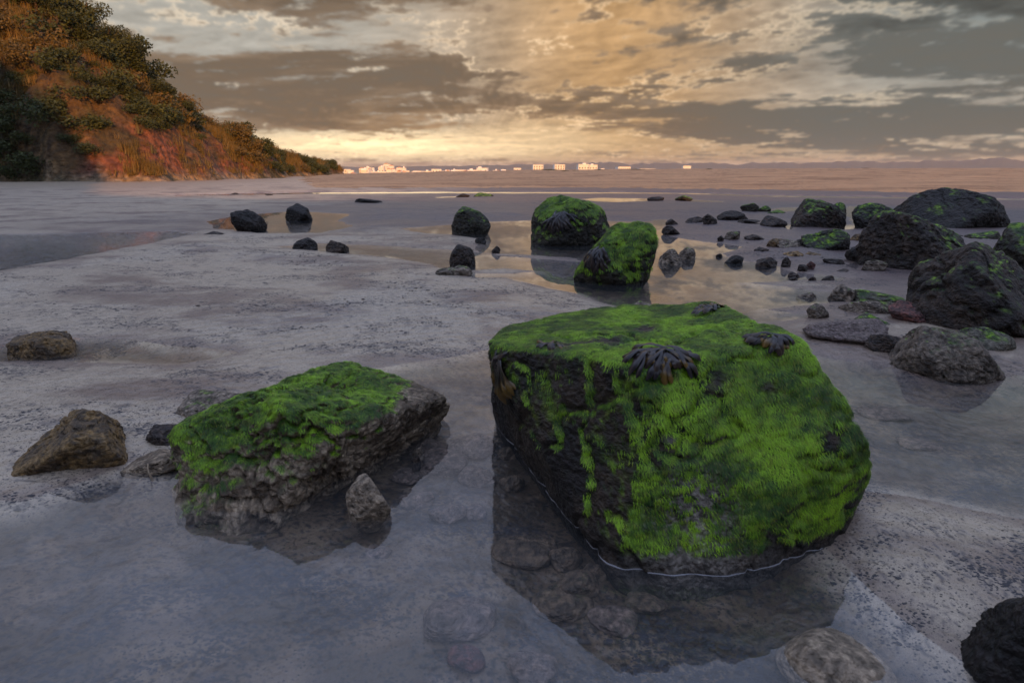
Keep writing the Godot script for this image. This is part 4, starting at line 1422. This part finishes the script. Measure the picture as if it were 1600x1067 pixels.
# ---------------------------------------------------------------- plants
func leaf_ball(count: int, leaf: float, flat: float, base: Color, other: Color, s: int, lobes: int) -> ArrayMesh:
	# leaf-sized faces spread through a few lobes; radius about one
	var g := RandomNumberGenerator.new()
	g.seed = s
	var hubs := []
	for i in lobes:
		hubs.append([Vector3(g.randf_range(-0.6, 0.6), g.randf_range(0.1, 0.9) * flat, g.randf_range(-0.6, 0.6)), g.randf_range(0.35, 0.6)])
	var v := PackedVector3Array()
	var colors := PackedColorArray()
	var index := PackedInt32Array()
	for i in count:
		var hub: Array = hubs[i % lobes]
		var d := Vector3(g.randfn(), g.randfn(), g.randfn()).normalized()
		var at: Vector3 = hub[0] + d * hub[1] * pow(g.randf(), 0.4) * Vector3(1, flat, 1)
		var x := Vector3(g.randfn(), g.randfn(), g.randfn()).normalized() * leaf * g.randf_range(0.6, 1.3)
		var y := x.cross(Vector3(g.randfn(), g.randfn(), g.randfn())).normalized() * leaf * 0.5
		var c := base.lerp(other, g.randf()) * g.randf_range(0.7, 1.3)
		c.a = 1.0
		var first := v.size()
		v.append_array([at - x, at - y, at + x, at + y])
		colors.append_array([c, c, c, c])
		index.append_array([first, first + 1, first + 2, first, first + 2, first + 3])
	return mesh_of(v, index, colors)


func make_cliff_plants() -> void:
	var dark := []
	var dry := []
	for i in 5:
		dark.append(leaf_ball(900, 0.075, 0.75, Color(0.022, 0.034, 0.010), Color(0.060, 0.075, 0.018), 70 + i, 6))
		dry.append(leaf_ball(900, 0.075, 0.85, Color(0.07, 0.055, 0.016), Color(0.14, 0.095, 0.025), 80 + i, 5))
	var g := RandomNumberGenerator.new()
	g.seed = 77
	var made := 0
	var tries := 0
	while made < 420 and tries < 20000:
		tries += 1
		var x := g.randf_range(-56.0, -22.5)
		var z := g.randf_range(-92.0, -39.5)
		var y := cliff_level(x, z)
		if y < 0.5:
			continue
		# only slopes that show from the beach
		var open := cliff_level(x + 1.6, z + 3.2) < y + 0.3
		var bare := smoothstep(-31.0, -27.0, x) * (1.0 - smoothstep(3.0, 5.5, y)) * smoothstep(-62.0, -56.0, z)
		if not open or g.randf() < bare:
			continue
		var is_dry := n_mid.get_noise_2d(x * 0.10 + 5.0, z * 0.14) + g.randf_range(-0.2, 0.2) > 0.16 and y < 13.0
		var o := MeshInstance3D.new()
		o.name = numbered("dry_shrub" if is_dry else "shrub")
		o.mesh = (dry if is_dry else dark)[g.randi() % 5]
		o.material_override = M.leaf
		var size := g.randf_range(0.8, 1.9) * (1.0 + 0.5 * smoothstep(8.0, 14.0, y)) * lerpf(1.0, 0.6, smoothstep(60.0, 80.0, -z))
		o.transform = Transform3D(Basis(Vector3.UP, g.randf() * TAU).scaled(Vector3(size, size * g.randf_range(0.7, 1.1), size)), Vector3(x, y - 0.15 * size, z))
		add_child(o)
		var where := "at the sandy foot of the cliff" if y < 1.8 else ("on the far low point of the cliff" if z < -66.0 else ("above the bare red earth of the cliff" if x > -31.0 and z > -60.0 else ("high on the wooded crest of the cliff" if y > 13.0 else "halfway up the grassy cliff slope")))
		var big_word := "small" if size < 1.0 else ("spreading" if size < 1.6 else "large")
		var what := ("golden dry" if is_dry else "dark green")
		tag(o, "%s %s shrub %s" % [big_word, what, where], "shrub", "%s %s shrubs %s" % [big_word, what, where])
		made += 1
	# the thicket between the single shrubs
	var thick := []
	tries = 0
	while thick.size() < 900 and tries < 30000:
		tries += 1
		var x := g.randf_range(-58.0, -23.0)
		var z := g.randf_range(-93.0, -39.5)
		var y := cliff_level(x, z)
		var bare := smoothstep(-31.0, -27.0, x) * (1.0 - smoothstep(3.0, 5.5, y)) * smoothstep(-62.0, -56.0, z)
		if y < 0.4 or g.randf() < bare or n_mid.get_noise_2d(x * 0.10 + 5.0, z * 0.14) + g.randf_range(-0.15, 0.15) > 0.16:
			continue
		thick.append(Vector3(x, y, z))
	var scrub := MultiMesh.new()
	scrub.transform_format = MultiMesh.TRANSFORM_3D
	scrub.mesh = dark[2]
	scrub.instance_count = thick.size()
	for i in thick.size():
		var size := g.randf_range(0.6, 1.5)
		scrub.set_instance_transform(i, Transform3D(Basis(Vector3.UP, g.randf() * TAU).scaled(Vector3(size, size * 0.8, size)), thick[i] - Vector3(0, 0.2, 0)))
	var thicket := MultiMeshInstance3D.new()
	thicket.name = "undergrowth"
	thicket.multimesh = scrub
	thicket.material_override = M.leaf
	thicket.set_meta("kind", "stuff")
	tag(thicket, "dark low undergrowth covering the cliff slope", "undergrowth")
	add_child(thicket)
	# trees along the skyline of the cliff
	var crown := [leaf_ball(2600, 0.055, 0.8, Color(0.020, 0.032, 0.010), Color(0.050, 0.065, 0.018), 91, 9), leaf_ball(2600, 0.055, 0.7, Color(0.024, 0.036, 0.010), Color(0.062, 0.075, 0.02), 92, 11)]
	for a in [[-39.1, -54.0, 1.97], [-36.6, -53.0, 1.8], [-34.8, -52.0, 1.97], [-32.8, -51.5, 1.56], [-31.2, -51.0, 1.56], [-30.0, -52.5, 1.23], [-41.6, -52.0, 2.3], [-37.6, -49.0, 1.56], [-28.8, -53.0, 0.98], [-44.6, -50.0, 2.13], [-35.6, -48.0, 1.31], [-40.6, -47.0, 1.56]]:
		var o := Node3D.new()
		o.name = numbered("pine_tree")
		add_child(o)
		o.position = Vector3(a[0], cliff_level(a[0], a[1]) - 0.2, a[1])
		o.rotation.y = g.randf() * TAU
		var tall: String = "tall" if a[2] > 1.9 else ("middling" if a[2] > 1.5 else "short")
		tag(o, "%s bushy dark tree on the skyline of the cliff" % tall, "tree", "%s trees on the cliff skyline" % tall)
		var stem := CylinderMesh.new()
		stem.top_radius = 0.05 * a[2]
		stem.bottom_radius = 0.09 * a[2]
		stem.height = 1.2 * a[2]
		stem.radial_segments = 8
		var trunk := put("trunk", stem, M.bark, o)
		trunk.position.y = 0.55 * a[2]
		for k in 4:
			var limb_shape := CylinderMesh.new()
			limb_shape.top_radius = 0.015 * a[2]
			limb_shape.bottom_radius = 0.045 * a[2]
			limb_shape.height = 0.8 * a[2]
			limb_shape.radial_segments = 6
			var limb := put("limb", limb_shape, M.bark, trunk)
			limb.rotation = Vector3(0.7, k * 1.7, 0.0)
			limb.position = Vector3(sin(k * 1.7), 0.0, cos(k * 1.7)) * 0.25 * a[2] + Vector3.UP * 0.5 * a[2]
		var top := put("crown", crown[g.randi() % 2], M.leaf, o)
		top.scale = Vector3.ONE * a[2] * 0.95
		top.position.y = 0.75 * a[2]
	# tall dry grass over the slope
	var tuft_v := PackedVector3Array()
	var tuft_i := PackedInt32Array()
	for k in 16:
		var yaw := g.randf() * TAU
		var lean := Vector3(cos(yaw), 0, sin(yaw)) * g.randf_range(0.1, 0.45)
		var foot := Vector3(g.randf_range(-0.3, 0.3), 0, g.randf_range(-0.3, 0.3))
		var side := Vector3(-sin(yaw), 0, cos(yaw)) * 0.026
		var first := tuft_v.size()
		tuft_v.append_array([foot - side, foot + side, foot + lean + Vector3.UP * g.randf_range(0.45, 0.85)])
		tuft_i.append_array([first, first + 1, first + 2])
	var spots := []
	tries = 0
	while spots.size() < 5200 and tries < 60000:
		tries += 1
		var x := g.randf_range(-58.0, -22.0)
		var z := g.randf_range(-92.0, -39.0)
		var y := cliff_level(x, z)
		if y < 0.4 or n_mid.get_noise_2d(x * 0.10 + 5.0, z * 0.14) + g.randf_range(-0.22, 0.22) < 0.10 or cliff_level(x + 0.8, z + 1.6) > y:
			continue
		spots.append(Vector3(x, y, z))
	var many := MultiMesh.new()
	many.transform_format = MultiMesh.TRANSFORM_3D
	many.use_colors = true
	many.mesh = mesh_of(tuft_v, tuft_i)
	many.instance_count = spots.size()
	for i in spots.size():
		var size := g.randf_range(0.5, 1.15)
		many.set_instance_transform(i, Transform3D(Basis(Vector3.UP, g.randf() * TAU).scaled(Vector3(size, size * g.randf_range(0.8, 1.3), size)), spots[i]))
		many.set_instance_color(i, Color(0.20, 0.125, 0.032).lerp(Color(0.09, 0.075, 0.02), g.randf()))
	var grass := MultiMeshInstance3D.new()
	grass.name = "dry_grass"
	grass.multimesh = many
	grass.material_override = M.leaf
	grass.set_meta("kind", "stuff")
	tag(grass, "tall golden dry grass covering the cliff slope", "grass")
	add_child(grass)
	# low dark bushes along the crest of the sandbank
	for k in 26:
		var az := g.randf_range(0.06, 0.70)
		var r := lerpf(110.0, 200.0, g.randf()) * lerpf(0.85, 1.15, smoothstep(0.0, 0.5, az))
		var x := sin(az) * r
		var z := -cos(az) * r
		var o := MeshInstance3D.new()
		o.name = numbered("dune_bush")
		o.mesh = dark[k % 5]
		o.material_override = M.leaf
		o.transform = Transform3D(Basis(Vector3.UP, g.randf() * TAU).scaled(Vector3(g.randf_range(1.2, 3.4), g.randf_range(0.25, 0.5), 1.2)), Vector3(x, far_level(x, z) - 0.05, z))
		add_child(o)
		var far := "near side" if r < 140.0 else "far crest"
		tag(o, "low dark bush on the %s of the orange sandbank" % far, "bush", "bushes on the %s of the sandbank" % far)


# ---------------------------------------------------------------- fine litter on the sand
func make_debris() -> void:
	var g := RandomNumberGenerator.new()
	g.seed = 99
	var v := PackedVector3Array([Vector3(-0.5, 0, -0.2), Vector3(0.1, 0.06, -0.42), Vector3(0.55, 0.02, 0.0), Vector3(0.15, 0.05, 0.4), Vector3(-0.4, 0, 0.25), Vector3(0, 0.16, 0)])
	var index := PackedInt32Array()
	for k in 5:
		index.append_array([5, k, (k + 1) % 5])
	var places := []
	var tries := 0
	while places.size() < 42000 and tries < 200000:
		tries += 1
		var az := g.randf_range(-0.86, 0.86)
		var r := 0.85 * pow(11.0, pow(g.randf(), 0.85))
		var x := sin(az) * r
		var z := -cos(az) * r
		var patch := n_mid.get_noise_2d(x * 0.9 + 70.0, z * 1.9) + 0.6 * n_fine.get_noise_2d(x * 3.5, z * 6.0)
		if g.randf() > smoothstep(-0.15, 0.7, patch):
			continue
		places.append(Vector2(x, z))
	var many := MultiMesh.new()
	many.transform_format = MultiMesh.TRANSFORM_3D
	many.mesh = mesh_of(v, index)
	many.instance_count = places.size()
	for i in places.size():
		var p: Vector2 = places[i]
		var y := ground_level(p.x, p.y, pool_depth(p.x, p.y))
		var size := g.randf_range(0.0020, 0.0055) * (1.0 + 0.30 * minf(p.length(), 8.0))
		if g.randf() < 0.03:
			size *= 2.0
		many.set_instance_transform(i, Transform3D(Basis(Vector3.UP, g.randf() * TAU).scaled(Vector3(size * g.randf_range(0.8, 2.0), size, size)), Vector3(p.x, y, p.y)))
	var o := MultiMeshInstance3D.new()
	o.name = "dark_flakes"
	o.multimesh = many
	o.material_override = M.flake
	o.set_meta("kind", "stuff")
	tag(o, "dark flakes of shell and weed strewn over the sand", "debris")
	add_child(o)


func make_edge_glint() -> void:
	# a pale strip painting the meniscus reflection where the pool touches the biggest boulder
	for a in [["big", "thin pale strip painted as a water edge glint along the waterline of the biggest boulder", 0.0013]]:
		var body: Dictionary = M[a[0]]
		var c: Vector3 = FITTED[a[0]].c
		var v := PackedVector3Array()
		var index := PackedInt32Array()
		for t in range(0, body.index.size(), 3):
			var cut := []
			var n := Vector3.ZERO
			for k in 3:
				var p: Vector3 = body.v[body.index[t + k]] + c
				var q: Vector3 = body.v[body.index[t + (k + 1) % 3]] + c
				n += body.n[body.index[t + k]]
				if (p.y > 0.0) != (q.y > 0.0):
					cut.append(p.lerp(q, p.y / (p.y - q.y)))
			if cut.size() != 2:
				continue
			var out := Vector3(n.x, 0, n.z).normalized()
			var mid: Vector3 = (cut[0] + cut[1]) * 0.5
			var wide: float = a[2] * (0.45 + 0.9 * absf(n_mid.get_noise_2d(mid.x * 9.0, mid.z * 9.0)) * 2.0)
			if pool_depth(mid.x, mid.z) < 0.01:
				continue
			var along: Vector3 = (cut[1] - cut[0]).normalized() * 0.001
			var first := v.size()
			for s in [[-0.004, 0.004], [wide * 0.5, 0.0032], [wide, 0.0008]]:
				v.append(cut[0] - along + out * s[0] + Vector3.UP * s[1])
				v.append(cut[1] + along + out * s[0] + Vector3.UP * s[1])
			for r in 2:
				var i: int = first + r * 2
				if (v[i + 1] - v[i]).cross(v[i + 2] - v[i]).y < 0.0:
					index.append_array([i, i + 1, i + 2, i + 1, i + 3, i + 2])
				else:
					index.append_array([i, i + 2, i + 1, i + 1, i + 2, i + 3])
		var o := put("edge_glint_line", mesh_of(v, index), M.edge_glint)
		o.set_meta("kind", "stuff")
		tag(o, a[1], "edge_glint")


func stick(called: String, from: Vector3, to: Vector3, thick: float, material: Material, label: String) -> void:
	# a tapering, slightly crooked piece of wood
	var v := PackedVector3Array()
	var index := PackedInt32Array()
	var along := (to - from).normalized()
	var side := along.cross(Vector3(0.3, 0.8, 0.52)).normalized()
	var up := along.cross(side)
	for i in 9:
		var t := i / 8.0
		var mid := from.lerp(to, t) + side * thick * 1.4 * sin(t * 5.0) + up * thick * sin(t * 7.0)
		for k in 7:
			var a := k * TAU / 7.0
			v.append(mid + (side * cos(a) + up * sin(a)) * thick * (1.0 - 0.65 * t) * (1.0 + 0.2 * sin(k * 3.0 + i * 2.0)))
			if i > 0:
				var j := (i - 1) * 7
				index.append_array([j + k, j + (k + 1) % 7, j + 7 + k, j + (k + 1) % 7, j + 7 + (k + 1) % 7, j + 7 + k])
	for k in 7:
		index.append_array([8 * 7 + k, 8 * 7 + (k + 1) % 7, 8 * 7])
	tag(put(called, mesh_of(v, index), material), label, "stick")


func make_driftwood() -> void:
	stick("driftwood_stick", Vector3(-1.226, -0.06, -1.695), Vector3(-1.221, 0.045, -1.715), 0.006, M.driftwood, "short pale stick standing in the water between ochre rock and mossy rock")
	stick("twig", Vector3(0.175, -0.066, -0.998), Vector3(0.245, -0.058, -0.925), 0.003, M.twig, "thin dark twig lying on the pool bed before the biggest boulder")
